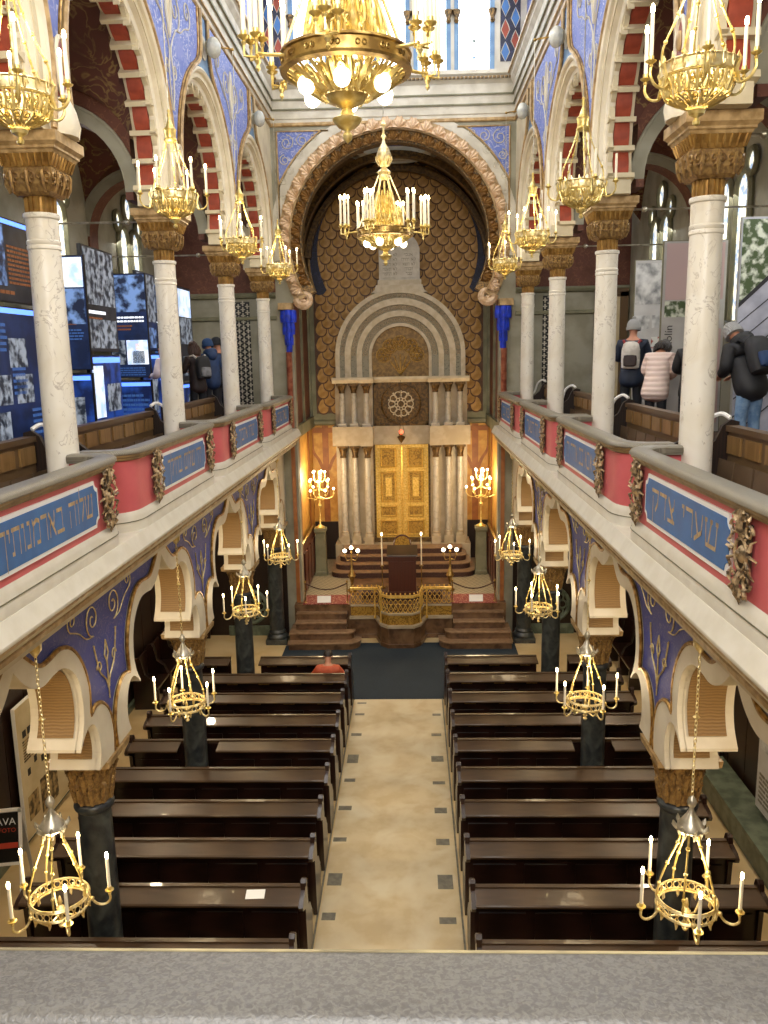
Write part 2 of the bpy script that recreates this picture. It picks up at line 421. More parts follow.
def hebrew_mesh(body, height, width, matname, nib=(.055, .15)):          # one mesh per word
    """lettering drawn with a broad pen: thick horizontals, thin verticals; read right to left, centred"""
    b = MB(); adv = [GLY[c][0] + .14 for c in body]; tot = sum(adv) - .14
    k = width/tot; x = tot/2; out = []
    nx, nz = nib[0]/2, nib[1]/2
    for c, a in zip(body, adv):
        w = GLY[c][0]; x0 = x - w
        if c == ' ': out.append(b.mesh('lettering', matname)); b = MB()
        for st in GLY[c][1]:
            for (ax, az), (bx, bz) in zip(st, st[1:]):
                P = [(px+sx*nx, pz+sz*nz) for px, pz in ((ax, az), (bx, bz)) for sx in (-1, 1) for sz in (-1, 1)]
                P = sorted(set((round(p[0], 4), round(p[1], 4)) for p in P))
                def half(pts):
                    h = []
                    for p in pts:
                        while len(h) >= 2 and (h[-1][0]-h[-2][0])*(p[1]-h[-2][1]) - (h[-1][1]-h[-2][1])*(p[0]-h[-2][0]) <= 0: h.pop()
                        h.append(p)
                    return h
                hull = half(P)[:-1] + half(P[::-1])[:-1]
                b.add([((x0+p[0])*k, (p[1]-.5)*height, 0) for p in hull], [tuple(range(len(hull)))])
        x -= a
    return out + [b.mesh('lettering', matname)]
def text_mesh(body, size, matname, depth=0.004, align='CENTER'):
    c = bpy.data.curves.new('lettering', 'FONT'); c.body = body; c.size = size; c.extrude = 0.0
    c.align_x = align; c.align_y = 'CENTER'; c.resolution_u = 2
    o = bpy.data.objects.new('lettering', c); COL.objects.link(o)
    dg = bpy.context.evaluated_depsgraph_get(); dg.update()
    me = bpy.data.meshes.new_from_object(o.evaluated_get(dg))
    me.name = 'lettering'; me.materials.clear(); me.materials.append(MATS[matname])
    bpy.data.objects.remove(o); bpy.data.curves.remove(c)
    return me
CYS = [4.01, 7.87, 11.73, 15.59, 19.45]          # column lines
BCS = [5.94, 9.80, 13.66, 17.52]                 # bay centres
P_ = 1.93
# ================================================================== THE SETTING
XW = 5.4                                   # outer walls of the aisles and galleries
# ---- floor
fl = struct(MB().box((-XW, -3, -0.25), (XW, 26, 0), 0).build('floor', 'floor_stone'))
MB().box((-0.87, 2.0, 0), (0.92, 15.92, 0.006)).build('aisle_runner', 'runner_stone', fl)
MB().box((-2.75, 15.92, 0), (2.75, 19.3, 0.008)).build('carpet', 'carpet_blue', fl)
INL = [(-0.76,9.25,.17,.14),(-0.75,10.0,.19,.26),(-0.76,10.93,.19,.10),(-0.75,11.78,.20,.12),(-0.74,12.64,.18,.10),
       (-0.74,13.38,.19,.30),(-0.74,14.32,.19,.10),(-0.73,15.2,.18,.08),(-0.72,15.73,.18,.07),
       (0.72,9.18,.21,.12),(0.72,9.95,.20,.30),(0.72,10.87,.19,.15),(0.72,11.71,.19,.15),(0.72,12.55,.20,.09),
       (0.72,13.37,.21,.20),(0.73,14.3,.18,.10),(0.76,15.17,.16,.09)]
for x, y, w, h in INL:
    MB().box((x-w/2, y-h/2, 0.006), (x+w/2, y+h/2, 0.010)).build('inlay_tile', 'inlay_stone', fl)
# brass edge strips of the aisle
for s in (-1, 1):
    MB().box((s*0.90-0.012, 2.0, 0), (s*0.90+0.012, 15.92, 0.012)).build('edge_strip', 'inlay_stone', fl)

# ---- ceiling, clerestory, west wall
struct(MB().box((-3.4, -3.2, 16.4), (3.4, 20.8, 16.6)).build('ceiling', 'cream'))
for s, nm in ((-1, 'left'), (1, 'right')):
    w = structroot('wall_clerestory_' + nm)
    m = MB()
    x0, x1 = s*3.0, s*3.25
    xa, xb = min(x0, x1), max(x0, x1)
    m.box((xa, -3, 12.9), (xb, 20.3, 13.1)); m.box((xa, -3, 15.9), (xb, 20.3, 16.4))
    ys = [-3] ; wins = []
    y = -2.2
    while y < 19.0:
        wins.append((y, y+0.8)); y += 1.15
    prev = -3
    for a, b in wins:
        m.box((xa, prev, 13.1), (xb, a, 15.9)); prev = b
    m.box((xa, prev, 13.1), (xb, 20.3, 15.9))
    m.build('wall_surface', 'blue_upper', w)
    for a, b in wins:
        MB().box((s*3.12-0.01, a, 13.1), (s*3.12+0.01, b, 15.9)).build('pane', 'window_light', w)
        MB().prism([(a-.06, 13.05), (a+.03, 13.05), (a+.03, 15.9), (a-.06, 15.9)], s*2.94, s*3.0, 'x').build('window_post', 'greywhite', w)
struct(MB().box((-XW, -3.2, -0.2), (XW, -3.0, 16.4)).build('wall_back', 'cream'))

# ---- outer walls of the aisles (ground) and of the galleries (upper)
for s, nm in ((-1, 'left'), (1, 'right')):
    w = struct(MB().box((min(s*XW, s*(XW+.3)), -3, -0.2), (max(s*XW, s*(XW+.3)), 20.3, 12.0)).build('wall_outer_' + nm, 'grey_plaster'))
    # dark timber wainscot of the ground-floor aisle, board by board
    for k in range(24):
        y0 = 4.0 + k*0.66
        MB().box((min(s*(XW-.06), s*XW), y0, 0.0), (max(s*(XW-.06), s*XW), y0+.64, 4.3)).build('wainscot_board', 'dark_wood', w)
    MB().box((min(s*(XW-.12), s*XW), 4.0, 0.0), (max(s*(XW-.12), s*XW), 19.9, 0.14)).build('plinth', 'green_stone', w)
    # paired windows with roundels above, one group per bay
    for c in BCS:
        for dy in (-0.36, 0.36):
            m = MB()
            m.prism([(c+dy-.24, 7.3)] + [(p[0], p[1]) for p in arc(c+dy, 9.2, .24, 180, 0, 10)][::1] + [(c+dy+.24, 7.3)], s*(XW-.03), s*(XW-.01), 'x')
            m.build('pane', 'window_lead', w)
            fr = MB(); path = [(s*(XW-.05), c+dy-.27, 7.3)] + [(s*(XW-.05), p[0], p[1]) for p in arc(c+dy, 9.2, .27, 180, 0, 12)] + [(s*(XW-.05), c+dy+.27, 7.3)]
            fr.tube(path, .05, 6); fr.build('window_frame', 'green_grey', w)
        for (ry, rz, rr) in ((0, 9.85, .22), (-.62, 9.55, .15), (.62, 9.55, .15)):
            MB().prism([(p[0], p[1]) for p in arc(c+ry, rz, rr, 0, 345, 23)], s*(XW-.03), s*(XW-.01), 'x').build('roundel_pane', 'window_lead', w)
            fr = MB(); fr.tube([(s*(XW-.05), p[0], p[1]) for p in arc(c+ry, rz, rr+.03, 0, 345, 23)], .045, 6, closed=True)
            fr.build('roundel_frame', 'green_grey', w)

# ---- gallery floors (slab = ceiling of the aisle), stepped up behind the benches
for s, nm in ((-1, 'left'), (1, 'right')):
    m = MB()
    prof = [(2.45, 4.80), (XW, 4.80), (XW, 5.52), (3.62, 5.52), (3.62, 5.15), (2.45, 5.15)]
    m.prism([(s*a, b) for a, b in prof], -1.0, 20.0, 'y')
    struct(m.build('gallery_floor_' + nm, 'red_wood'))
struct(MB().box((-2.45, -1.0, 4.8), (2.45, 0.9, 5.15)).build('gallery_floor_back', 'red_wood'))

# ================================================================== EAST END WALL, big horseshoe arch
YE = 20.0
wend = structroot('wall_end')
ZC, RO, RI = 9.45, 2.66, 2.16
HW = 2.42                                       # half width of the opening below the arch
# central wall above the opening, to the cornice
outer = arc(0, ZC, RO, -30, 210, 56)
m = MB()
left_pts = [(-2.79, 8.05), (-2.79, 12.9), (2.79, 12.9), (2.79, 8.05)]
poly = left_pts + [(p[0], p[1]) for p in outer]
m.prism(poly, YE, YE+.35, 'y')
for s in (-1, 1):                               # piers below the arch
    m.box((min(s*HW, s*2.79), YE, 0), (max(s*HW, s*2.79), YE+.35, 8.05))
m.build('wall_surface', 'grey_plaster', wend)
# cream border around the shells
def arch_band(cz, r0, r1, y0, y1, a0, a1, n, cx=0.0):
    b = MB()
    A = arc(cx, cz, r1, a0, a1, n); B = arc(cx, cz, r0, a0, a1, n)
    b.loft([[(p[0], y0, p[1]) for p in A], [(p[0], y0, p[1]) for p in B]])
    b.loft([[(p[0], y0, p[1]) for p in B], [(p[0], y1, p[1]) for p in B]])
    b.loft([[(p[0], y0, p[1]) for p in A], [(p[0], y1, p[1]) for p in A]])
    for q in (0, -1):
        b.add([(A[q][0], y0, A[q][1]), (B[q][0], y0, B[q][1]), (B[q][0], y1, B[q][1]), (A[q][0], y1, A[q][1])], [(0, 1, 2, 3)])
    return b
arch_band(ZC, 2.66, 2.86, YE-.028, YE, -8, 188, 48).build('arch_border', 'greywhite', wend)
arch_band(ZC, 2.40, 2.67, YE-.02, YE+.3, -30, 210, 60).build('arch_bed', 'tan_trim', wend)
arch_band(ZC, RI, 2.41, YE+.10, YE+.45, -30, 210, 60).build('arch_bed', 'gilt_dark', wend)
# scallop shells, two rows
mat('shell_pink', '#dcc1a2', '#b99670', 'noise', 8, 0.5)
mat('shell_gold', '#8f6a3a', '#6a4a24', 'noise', 8, 0.45, 0.3)
def shell_mesh(w, h, matname):
    b = MB(); rows = []
    n = 10
    for i, (t, d) in enumerate(((0.05, .02), (.4, .06), (.75, .075), (1.0, .03))):
        row = []
        for k in range(n+1):
            a = pi*k/n
            rib = 1 + .06*(1 if k % 2 == 0 else -1)
            row.append((cos(a)*w*.5*t*rib, -d*(1.25 if k % 2 == 0 else .8), sin(a)*h*t*rib))
        rows.append(row)
    b.loft(rows)
    return b.mesh('shell', matname)
sh1 = shell_mesh(.34, .25, 'shell_pink'); sh2 = shell_mesh(.31, .24, 'shell_gold')
for k in range(34):
    a = radians(-28 + 236*(k+.5)/34)
    o = link('shell', sh1, wend, (2.42*cos(a), YE-.025, ZC+2.42*sin(a)), (0, pi/2 - a, 0))
for k in range(33):
    a = radians(-28 + 236*(k+1)/34)
    o = link('shell', sh2, wend, (2.18*cos(a), YE+.09, ZC+2.18*sin(a)), (0, pi/2 - a, 0))
for s in (-1, 1):                                # scroll at the foot of the horseshoe
    b = MB()
    sp = spiral(s*2.13, 8.20, .19, .03, (0 if s > 0 else pi), -1.4*s, 26)
    b.tube([(p[0], YE+.05, p[1]) for p in sp], [.10*(1-.6*i/26) for i in range(27)], 8)
    b.build('scroll', 'shell_pink', wend)
# blue painted spandrels with a gilt frame and scrolls
for s in (-1, 1):
    pts = [(s*2.62, 11.86)] + [(s*2.62, 9.75)] + [(s*p[0], p[1]) for p in arc(0, ZC, 2.90, 9, 56, 22)] + [(s*1.45, 11.86)]
    pts = [p for p in pts if abs(p[0]) <= 2.62 and p[1] <= 11.86]
    MB().prism(pts, YE-.02, YE, 'y').build('spandrel_panel', 'blue_upper', wend)
    b = MB()
    q = [(p[0], YE-.03, p[1]) for p in pts]
    b.tube(q, .022, 5, closed=True); b.build('spandrel_frame', 'tan_trim', wend)
    b = MB()
    for (cx, cz, r, t) in ((2.40, 11.62, .17, 1), (2.05, 11.66, .14, -1), (1.78, 11.74, .09, 1), (2.12, 11.36, .11, 1), (2.46, 11.25, .12, -1), (2.34, 11.02, .09, 1), (2.50, 10.80, .09, -1), (2.53, 10.45, .06, 1)):
        sp = spiral(s*cx, cz, r, .03, pi/2, s*t*1.5, 22)
        b.tube([(p[0], YE-.03, p[1]) for p in sp], .010, 4)
    b.build('scrollwork', 'greywhite', wend)
# entablature of the end wall
def hprofile(name, prof, x0, x1, y, mname, parent):
    b = MB(); b.prism([(y - d, z) for d, z in prof], x0, x1, 'x'); return b.build(name, mname, parent)
ent = [(0, 12.02), (.03, 12.02), (.03, 12.10), (.05, 12.12), (.05, 12.30), (.07, 12.32), (.07, 12.50), (.09, 12.53), (.09, 12.72), (.16, 12.80), (.16, 12.86), (.21, 12.90), (.21, 12.98), (-.6, 12.98), (-.6, 12.02)]
hprofile('entablature', ent, -2.8, 2.8, YE, 'greywhite', wend)
hprofile('gilt_bead', [(.03, 11.96), (.05, 11.98), (.05, 12.02), (.03, 12.04), (0, 12.04), (0, 11.96)], -2.79, 2.79, YE, 'tan_trim', wend)
hprofile('fascia_line', [(.06, 12.29), (.085, 12.29), (.085, 12.32), (.06, 12.32)], -2.79, 2.79, YE, 'green_grey', wend)
hprofile('fascia_line', [(.08, 12.495), (.105, 12.495), (.105, 12.525), (.08, 12.525)], -2.79, 2.79, YE, 'green_grey', wend)
bd = MB().box((-.033, -.03, 0), (.033, .02, .05)).mesh('bead', 'gilt_dark')
for k in range(62):
    link('bead', bd, wend, (-2.7 + k*5.4/61, YE-.17, 12.80))
# clerestory windows of the end wall
m = MB()
YW = 20.2
wx = [(-2.24, -1.45), (-1.27, -0.54), (-0.365, 0.365), (0.54, 1.27), (1.45, 2.24)]
m.box((-3.25, YW, 12.9), (3.25, YW+.3, 13.08)); m.box((-3.25, YW, 15.6), (3.25, YW+.3, 16.4))
prev = -3.25
for a, b in wx:
    m.box((prev, YW, 13.08), (a, YW+.3, 15.6)); prev = b
m.box((prev, YW, 13.08), (3.25, YW+.3, 15.6))
m.build('clerestory_surface', 'greywhite', wend)
for i, (a, b) in enumerate(wx):
    w = structroot('window_%d' % (i+1))
    MB().box((a, YW+.10, 13.08), (b, YW+.12, 15.6)).build('pane', 'window_light', w)
    c = (a+b)/2
    for sx, x in ((-1, a), (1, b)):
        q = MB(); q.box((x-.05, YW-.02, 13.08), (x+.05, YW+.09, 15.6)); q.build('mullion', 'blue_edge', w)
        q = MB(); q.lathe([(.03, 0), (.06, .04), (.045, .10), (.085, .20), (.10, .26)], 10, (x, YW-.04, 14.05)); q.build('capital', 'gilt_dark', w)
    # horseshoe head
    q = MB()
    pts = [(a-.02, 15.6), (a-.02, 14.33)] + [(p[0], p[1]) for p in arc(c, 14.55, (b-a)/2-.02, 205, -25, 18)] + [(b+.02, 14.33), (b+.02, 15.6)]
    q.prism(pts, YW+.02, YW+.08, 'y'); q.build('window_head', 'tan_trim', w)
    for dz, cc in ((13.38, 'blue_edge'), (13.72, 'green_stone')):
        MB().box((c-.028, YW+.085, dz-.028), (c+.028, YW+.1, dz+.028), M=None).build('glass_jewel', cc, w)
# painted strips beside the windows: red and blue pointed lozenges
for s in (-1, 1):
    x0, x1 = sorted((s*2.42, s*2.86))
    st = MB().box((x0, YW-.015, 13.25), (x1, YW, 16.2)).build('painted_strip', 'blue_deep', wend)
    loz_r = MB(); 
    for r in range(6):
        for cidx in range(2):
            cx = x0 + (.11 if cidx == 0 else .33); cz = 13.45 + r*.46 + (.23 if cidx else 0)
            b = MB(); b.prism([(cx, cz-.21), (cx+.095, cz-.02), (cx+.06, cz+.08), (cx, cz+.2), (cx-.06, cz+.08), (cx-.095, cz-.02)], YW-.022, YW-.015, 'y')
            b.build('lozenge', 'red_block' if (r+cidx) % 2 else 'blue_panel', wend)
            b = MB(); b.tube([(cx, YW-.024, cz-.21), (cx+.095, YW-.024, cz-.02), (cx+.06, YW-.024, cz+.08), (cx, YW-.024, cz+.2), (cx-.06, YW-.024, cz+.08), (cx-.095, YW-.024, cz-.02)], .010, 4, closed=True)
            b.build('lozenge_border', 'greywhite', wend)
# corner pilasters of the opening with blue stalactite capitals
for s in (-1, 1):
    x = s*2.52
    b = MB(); b.box((x-.045, YE-.07, 0.85), (x+.045, YE+.0, 5.1)); b.build('jamb_post', 'apse_orange', wend)
    b = MB(); b.box((min(s*2.40, s*2.72), YE-.22, 7.95), (max(s*2.40, s*2.72), YE+.1, 8.10)); b.build('impost', 'tan_trim', wend)
    for k, (w, z0, z1) in enumerate(((.15, 7.66, 7.94), (.115, 7.38, 7.66), (.08, 7.14, 7.38), (.055, 6.98, 7.14))):
        for j in range(3):
            q = MB(); q.lathe([(w*.55, 0), (w*.62, (z1-z0)*.5), (w*.5, z1-z0)], 8, (x + (j-1)*w*.7 - s*.02, YE-.10-(0.05 if j == 1 else 0), z0))
            q.build('stalactite', 'muqarnas_blue', wend)
    b = MB(); b.lathe([(.07, 5.2), (.07, 6.96), (.085, 6.98)], 12, (x, YE-.10, 0)); b.build('colonnette', 'red_marble', wend)

# gallery end walls (upper) and aisle end walls (ground)
for s, nm in ((-1, 'left'), (1, 'right')):
    x0, x1 = sorted((s*2.79, s*XW))
    w = struct(MB().box((x0, YE, -0.2), (x1, YE+.35, 12.0)).build('wall_end_' + nm, 'grey_plaster'))
    MB().box((x0, YE-.01, 8.3), (x1, YE, 12.0)).build('painted_field', 'wall_redbrown', w)
    hprofile('string_course', [(0, 8.22), (.07, 8.24), (.09, 8.30), (.05, 8.34), (0, 8.36)], x0, x1, YE, 'green_grey', w)
    hprofile('string_course', [(0, 7.72), (.05, 7.74), (.05, 7.80), (0, 7.82)], x0, x1, YE, 'green_grey', w)
    # pierced meander grille beside the last column
    gx0 = s*3.42; 
    MB().box((min(gx0, gx0+s*.42), YE-.012, 5.6), (max(gx0, gx0+s*.42), YE-.002, 8.15)).build('grille_back', 'black', w)
    g = MB()
    for r in range(18):
        for cdx in range(4):
            cx = gx0 + s*(.05 + cdx*.105); cz = 5.67 + r*.14 + (.07 if cdx % 2 else 0)
            g.box((cx-.016, YE-.03, cz-.055), (cx+.016, YE-.012, cz+.055)); g.box((cx-.05, YE-.03, cz-.012), (cx+.05, YE-.012, cz+.012))
    g.build('grille', 'greywhite', w)
    # carved door case at the end of the gallery
    if s > 0:
        dx = 4.98
        MB().box((dx-.22, YE-.06, 5.52), (dx+.22, YE-.01, 8.1)).build('door_leaf', 'board_cream', w)
        b = MB(); b.box((dx-.38, YE-.10, 5.52), (dx-.20, YE-.01, 8.2)); b.box((dx+.20, YE-.10, 5.52), (dx+.38, YE-.01, 8.2)); b.box((dx-.38, YE-.10, 8.1), (dx+.38, YE-.01, 8.28)); b.build('door_frame', 'oak', w)
    # ground floor: dark timber and a pierced stone rose
    MB().box((x0, YE-.03, 0), (x1, YE, 4.3)).build('aisle_end_panel', 'dark_wood', w)
    rr = MB(); rx = s*3.75
    rr.tube([(rx + p[0], YE-.06, p[1]) for p in arc(0, .75, .42, 0, 345, 23)], .05, 6, closed=True)
    for k in range(8):
        a = 2*pi*k/8
        rr.tube([(rx + .26*cos(a) + p[0], YE-.06, .75 + .26*sin(a) + p[1]) for p in arc(0, 0, .10, 0, 330, 11)], .025, 5, closed=True)
    rr.box((rx-.55, YE-.08, 0), (rx+.55, YE-.03, .25)); rr.build('pierced_rose', 'green_stone', w)

# ================================================================== APSE
AX, AY = 2.6, 24.5
ap = structroot('wall_apse')
struct(MB().box((-AX, 19.75, 0), (AX, AY+.3, .85)).build('platform', 'brown_stone'))
for s in (-1, 1):
    x0, x1 = sorted((s*AX, s*(AX+.3)))
    MB().box((x0, YE+.35, 0), (x1, AY, 9.5)).build('side_surface', 'wall_redbrown', ap)
    x0, x1 = sorted((s*(AX-.02), s*AX))
    MB().box((x0, YE+.35, .85), (x1, AY, 5.0)).build('lower_field', 'apse_gold', ap)
    MB().box((x0, YE+.36, .85), (x1, YE+.75, 9.0)).build('blue_reveal', 'blue_deep', ap)
    # frames of the side panels
    for yy in (20.95, 22.7, 24.35):
        MB().box((min(s*(AX-.06), s*AX), yy-.08, 5.0), (max(s*(AX-.06), s*AX), yy+.08, 8.9)).build('panel_post', 'green_grey', ap)
    MB().box((min(s*(AX-.10), s*AX), YE+.4, 4.85), (max(s*(AX-.10), s*AX), AY, 5.15)).build('string_course', 'green_grey', ap)
MB().box((-AX, AY, 0), (AX, AY+.3, 12.4)).build('back_surface', 'apse_vault', ap)
MB().box((-AX, AY-.02, .85), (AX, AY, 4.95)).build('lower_field', 'apse_gold', ap)
hprofile('string_course', [(0, 4.86), (.10, 4.92), (.10, 5.0), (.06, 5.05), (.06, 5.22), (0, 5.26)], -AX, AX, AY, 'green_grey', ap)
MB().box((-AX, AY-.05, .85), (AX, AY, 2.0)).build('dado', 'dark_wood', ap)
# barrel vault with a glazed oculus
ROC = 1.0
v = MB(); N1 = 40; N2 = 28
y0v, y1v = YE+.35, AY
rows = []
for j in range(N2+1):
    yy = y0v + (y1v-y0v)*j/N2
    rows.append([(2.6*cos(pi*i/N1), yy, 9.4 + 2.75*sin(pi*i/N1)) for i in range(N1+1)])
vs = [p for r in rows for p in r]; fs = []
for j in range(N2):
    for i in range(N1):
        q = [j*(N1+1)+i, j*(N1+1)+i+1, (j+1)*(N1+1)+i+1, (j+1)*(N1+1)+i]
        cx = sum(vs[k][0] for k in q)/4; cy = sum(vs[k][1] for k in q)/4; cz = vs[q[0]][2]
        if cz > 10.5 and cx*cx + (cy-22.3)**2 < ROC**2: continue
        fs.append(q)
v.add(vs, fs, True); v.build('vault', 'apse_vault', ap)
b = MB()
b.lathe([(1.16, 11.86), (1.18, 11.95), (1.10, 12.0), (1.06, 11.94), (.98, 12.02), (.98, 12.6)], 40, (0, 22.3, 0), cap=False); b.build('oculus_ring', 'greywhite', ap)
b = MB(); b.lathe([(.98, 12.25), (.8, 12.5), (.72, 12.62)], 40, (0, 22.3, 0), cap=False); b.build('oculus_drum', 'blue_upper', ap)
b = MB(); b.lathe([(.74, 12.62), (.01, 12.66)], 40, (0, 22.3, 0), cap=False); b.build('oculus_pane', 'window_lead', ap)
b = MB()
for k in range(8):
    a = 2*pi*k/8; b.tube([(0, 22.3, 12.6), (.74*cos(a), 22.3+.74*sin(a), 12.6)], .02, 4)
b.build('oculus_bar', 'green_grey', ap)
for yy in (20.9, 22.6, 24.2):                  # ribs
    arch_band(9.4, 2.42, 2.58, yy-.12, yy+.12, 4, 176, 40).build('vault_rib', 'bronze', ap)
# horseshoe niche with overlapping scales
OUTC, OUTR, INC, INR = 9.55, 2.50, 9.72, 2.26
no = [(OUTR*cos(radians(a)), OUTC + OUTR*sin(radians(a))) for a in range(-20, 201, 4)]
ni = [(INR*cos(radians(a)), INC + INR*sin(radians(a))) for a in range(-24, 205, 4)]
for t in (-1, 1):
    ho = [(t*x, z) for x, z in no if x >= -.001]; hi_ = [(t*x, z) for x, z in ni if x >= -.001]
    tip = [(t*x, z) for x, z in [(2.02, 8.72), (2.12, 8.60), (2.26, 8.58), (2.34, 8.62)]]
    b = MB(); b.prism([(t*0.0, OUTC+OUTR)] + ho[::-1] + tip[::-1] + hi_ + [(0.0, INC+INR)], AY-.11, AY-.02, 'y'); b.build('niche_arch', 'blue_deep', ap)
b = MB(); b.tube([(x, AY-.11, z) for x, z in no], .035, 6); b.build('niche_bead', 'tan_trim', ap)
for s in (-1, 1):
    b = MB(); b.box((min(s*2.42, s*2.55), AY-.10, 5.2), (max(s*2.42, s*2.55), AY, 8.75)); b.build('niche_post', 'green_grey', ap)
b = MB(); b.box((-2.45, AY-.03, 5.24), (2.45, AY-.005, 12.0)); b.build('scale_bed', 'scale_edge', ap)
def in_niche(x, z):
    if z < 8.62: return abs(x) < 2.40 and z > 5.3
    return x*x + (z-INC)**2 < (INR+.06)**2 and z < 11.95
sw, shh = .37, .222
def scale_mesh():
    b = MB(); n = 8
    def outline(k, dz=0.0): return [(-sw*.26, .22), (-sw*.48*k, .06)] + [(sw*.47*k*cos(pi+pi*q/n), .03 + dz - .20*k*sin(pi*q/n)**.8) for q in range(1, n)] + [(sw*.48*k, .06), (sw*.26, .22)]
    o1 = outline(1.0); o2 = outline(.86, .012); m_ = len(o1)
    def Y(z, e): return -.006 - .055*(.30-z)/.47 + e
    v1 = [(p[0], Y(p[1], 0), p[1]) for p in o1]; v0 = [(p[0], .01, p[1]) for p in o1]; v2 = [(p[0], Y(p[1], .004), p[1]) for p in o2]
    b.add(v1 + v0, [(k, k+1, m_+k+1, m_+k) for k in range(m_-1)], False, 1)
    b.add(v1 + v2, [(k, k+1, m_+k+1, m_+k) for k in range(1, m_-2)], False, 1)
    b.add(v2 + [(0, Y(.30, 0), .30), (0, Y(.05, -.012), .06)], [(k, k+1, m_+1) for k in range(m_-1)] + [(m_-1, m_, m_+1), (m_, 0, m_+1)], False, 0)
    return b.mesh('scale', ['scale_gold', 'scale_edge'])
SCM = scale_mesh(); ns_ = 0
r = 0; z = 5.36
while z < 11.9:
    x = -2.22 + (sw/2 if r % 2 else 0)
    while x < 2.45:
        hidden = (abs(x) < 1.6 and z < 8.1 and x*x + (z-6.6)**2 < 1.7**2) or (abs(x) < 1.6 and z < 6.6)
        if in_niche(x, z) and not hidden:
            o = link('scale', SCM, ap, (x, AY-.03, z)); o.rotation_euler.x = radians(4); ns_ += 1
        x += sw
    z += shh; r += 1
# ornament of the yellow lower walls: orange strapwork
for s in (-1, 1):
    b = MB(); x = s*2.2
    b.prism([(x-.09, 2.0), (x+.09, 2.0), (x+.09, 4.86), (x-.09, 4.86)], AY-.045, AY-.02, 'y')
    for t in (-1, 1):
        pts = [(x+t*.08, 3.55), (x+t*.2, 3.85), (x+t*.38, 4.15), (x+t*.40, 4.6), (x+t*.40, 4.75)]
        q = smooth_line(pts, 5)
        b.loft([[(p[0]-.05, AY-.04, p[1]) for p in q], [(p[0]+.05, AY-.04, p[1]) for p in q]], smooth=False)
    b.box((x-.48, AY-.06, 4.66), (x+.48, AY-.02, 4.80))
    b.build('strapwork', 'apse_orange', ap)
    b = MB(); xs = s*(AX-.035)
    b.box((min(xs, xs+.001), 21.2, 1.8), (max(xs, xs+.015), 21.45, 4.85)); b.box((min(xs, xs+.001), 23.2, 1.8), (max(xs, xs+.015), 23.45, 4.85))
    b.build('strapwork', 'apse_orange', ap)
# ================================================================== SIDE ARCADES
mat('soffit_gold', '#947446', '#84653a', 'wave', 11, 0.55, stretch=(1, 1, 1), distort=3, detail=2, lo=.1, hi=.9, bump=0.25, wdir='Z')
mat('capital_gold', '#ab8a54', '#846640', 'noise', 24, 0.42, 0.4, bump=0.2)
mat('fluted_gold', '#b48c4a', '#8a6632', 'noise', 6, 0.4, 0.5)
mat('rust_plaque', '#b0665a', '#8d4a42', 'noise', 12, 0.5)
XC = 3.0
def R_(s, x, y, z): return (s*x, y, z)
def half_mirror(h):                              # right half (u>=0), foot first -> full outline left foot .. right foot
    return [(-u, z) for u, z in h] + [(u, z) for u, z in reversed(h)][(1 if abs(h[-1][0]) < 1e-6 else 0):]
IN_H = [(1.47,2.95)] + smooth_line([(1.47,2.96),(1.53,3.1),(1.52,3.28),(1.43,3.44),(1.30,3.48),(1.17,3.42),(1.07,3.33)], 3) + \
       smooth_line([(1.07,3.36),(1.17,3.50),(1.22,3.70),(1.18,3.95),(1.05,4.13),(0.85,4.235),(.65,4.24),(.50,4.225),(.36,4.25),(.22,4.32),(.10,4.42),(0,4.53)], 3)
OUT_H = [(1.88,2.95)] + smooth_line([(1.885,2.97),(1.90,3.2),(1.82,3.43),(1.66,3.57),(1.5,3.60),(1.38,3.56)], 3) + \
        smooth_line([(1.37,3.60),(1.385,3.85),(1.28,4.12),(1.08,4.33),(.85,4.41),(.62,4.395),(.48,4.40),(.36,4.46),(.2,4.58),(0,4.74)], 3)
GILT_H = [(1.775*cos(radians(a)), 9.4+1.775*sin(radians(a))) for a in range(-18, 63, 4)] + smooth_line([(.76,11.02),(.42,11.2),(.28,11.42),(.245,11.65),(.24,11.96)], 4)
# shared cut pieces of the upper arches: red blocks and cream ridges
NV = 16
A0, A1 = -14.0, 194.0
def vou_meshes():
    da = (A1-A0)/NV; h = da/2 - 1.1
    b = MB()                                     # red block, bulging
    rows = []
    for i in range(7):
        a = radians(-h + 2*h*i/6); rr = 1.545 - .035*cos(radians(90*( -1 + 2*i/6)))
        rows.append([(x, rr*sin(a), rr*cos(a)) for x in (2.95, 3.14)])
    b.loft(rows)
    n = 7
    top = [(2.95, 1.60*sin(radians(-h+2*h*i/6)), 1.60*cos(radians(-h+2*h*i/6))) for i in range(7)]
    b.loft([[r[0] for r in rows], top], False)
    b.loft([[r[1] for r in rows], [(3.14, p[1], p[2]) for p in top]], False)
    red = b.mesh('red_voussoir', 'red_block')
    c = MB()
    for (x0, x1, r0) in ((2.88, 3.20, 1.465),):
        c.prism([(1.68*sin(radians(-1.35)), 1.68), (r0*sin(radians(-1.15)), r0), (r0*sin(radians(1.15)), r0), (1.68*sin(radians(1.35)), 1.68)], x0, x1, 'x')
    c.prism([(-.045, 1.55), (0, 1.41), (.045, 1.55)], 2.855, 2.93, 'x')       # hanging cusp at the front
    c.prism([(-.20, 1.55), (-.12, 1.52), (-.04, 1.50), (.04, 1.50), (.12, 1.52), (.20, 1.55)], 2.88, 2.94, 'x')
    ridge = c.mesh('cream_voussoir', 'cream')
    return red, ridge
VRED, VRIDGE = vou_meshes()
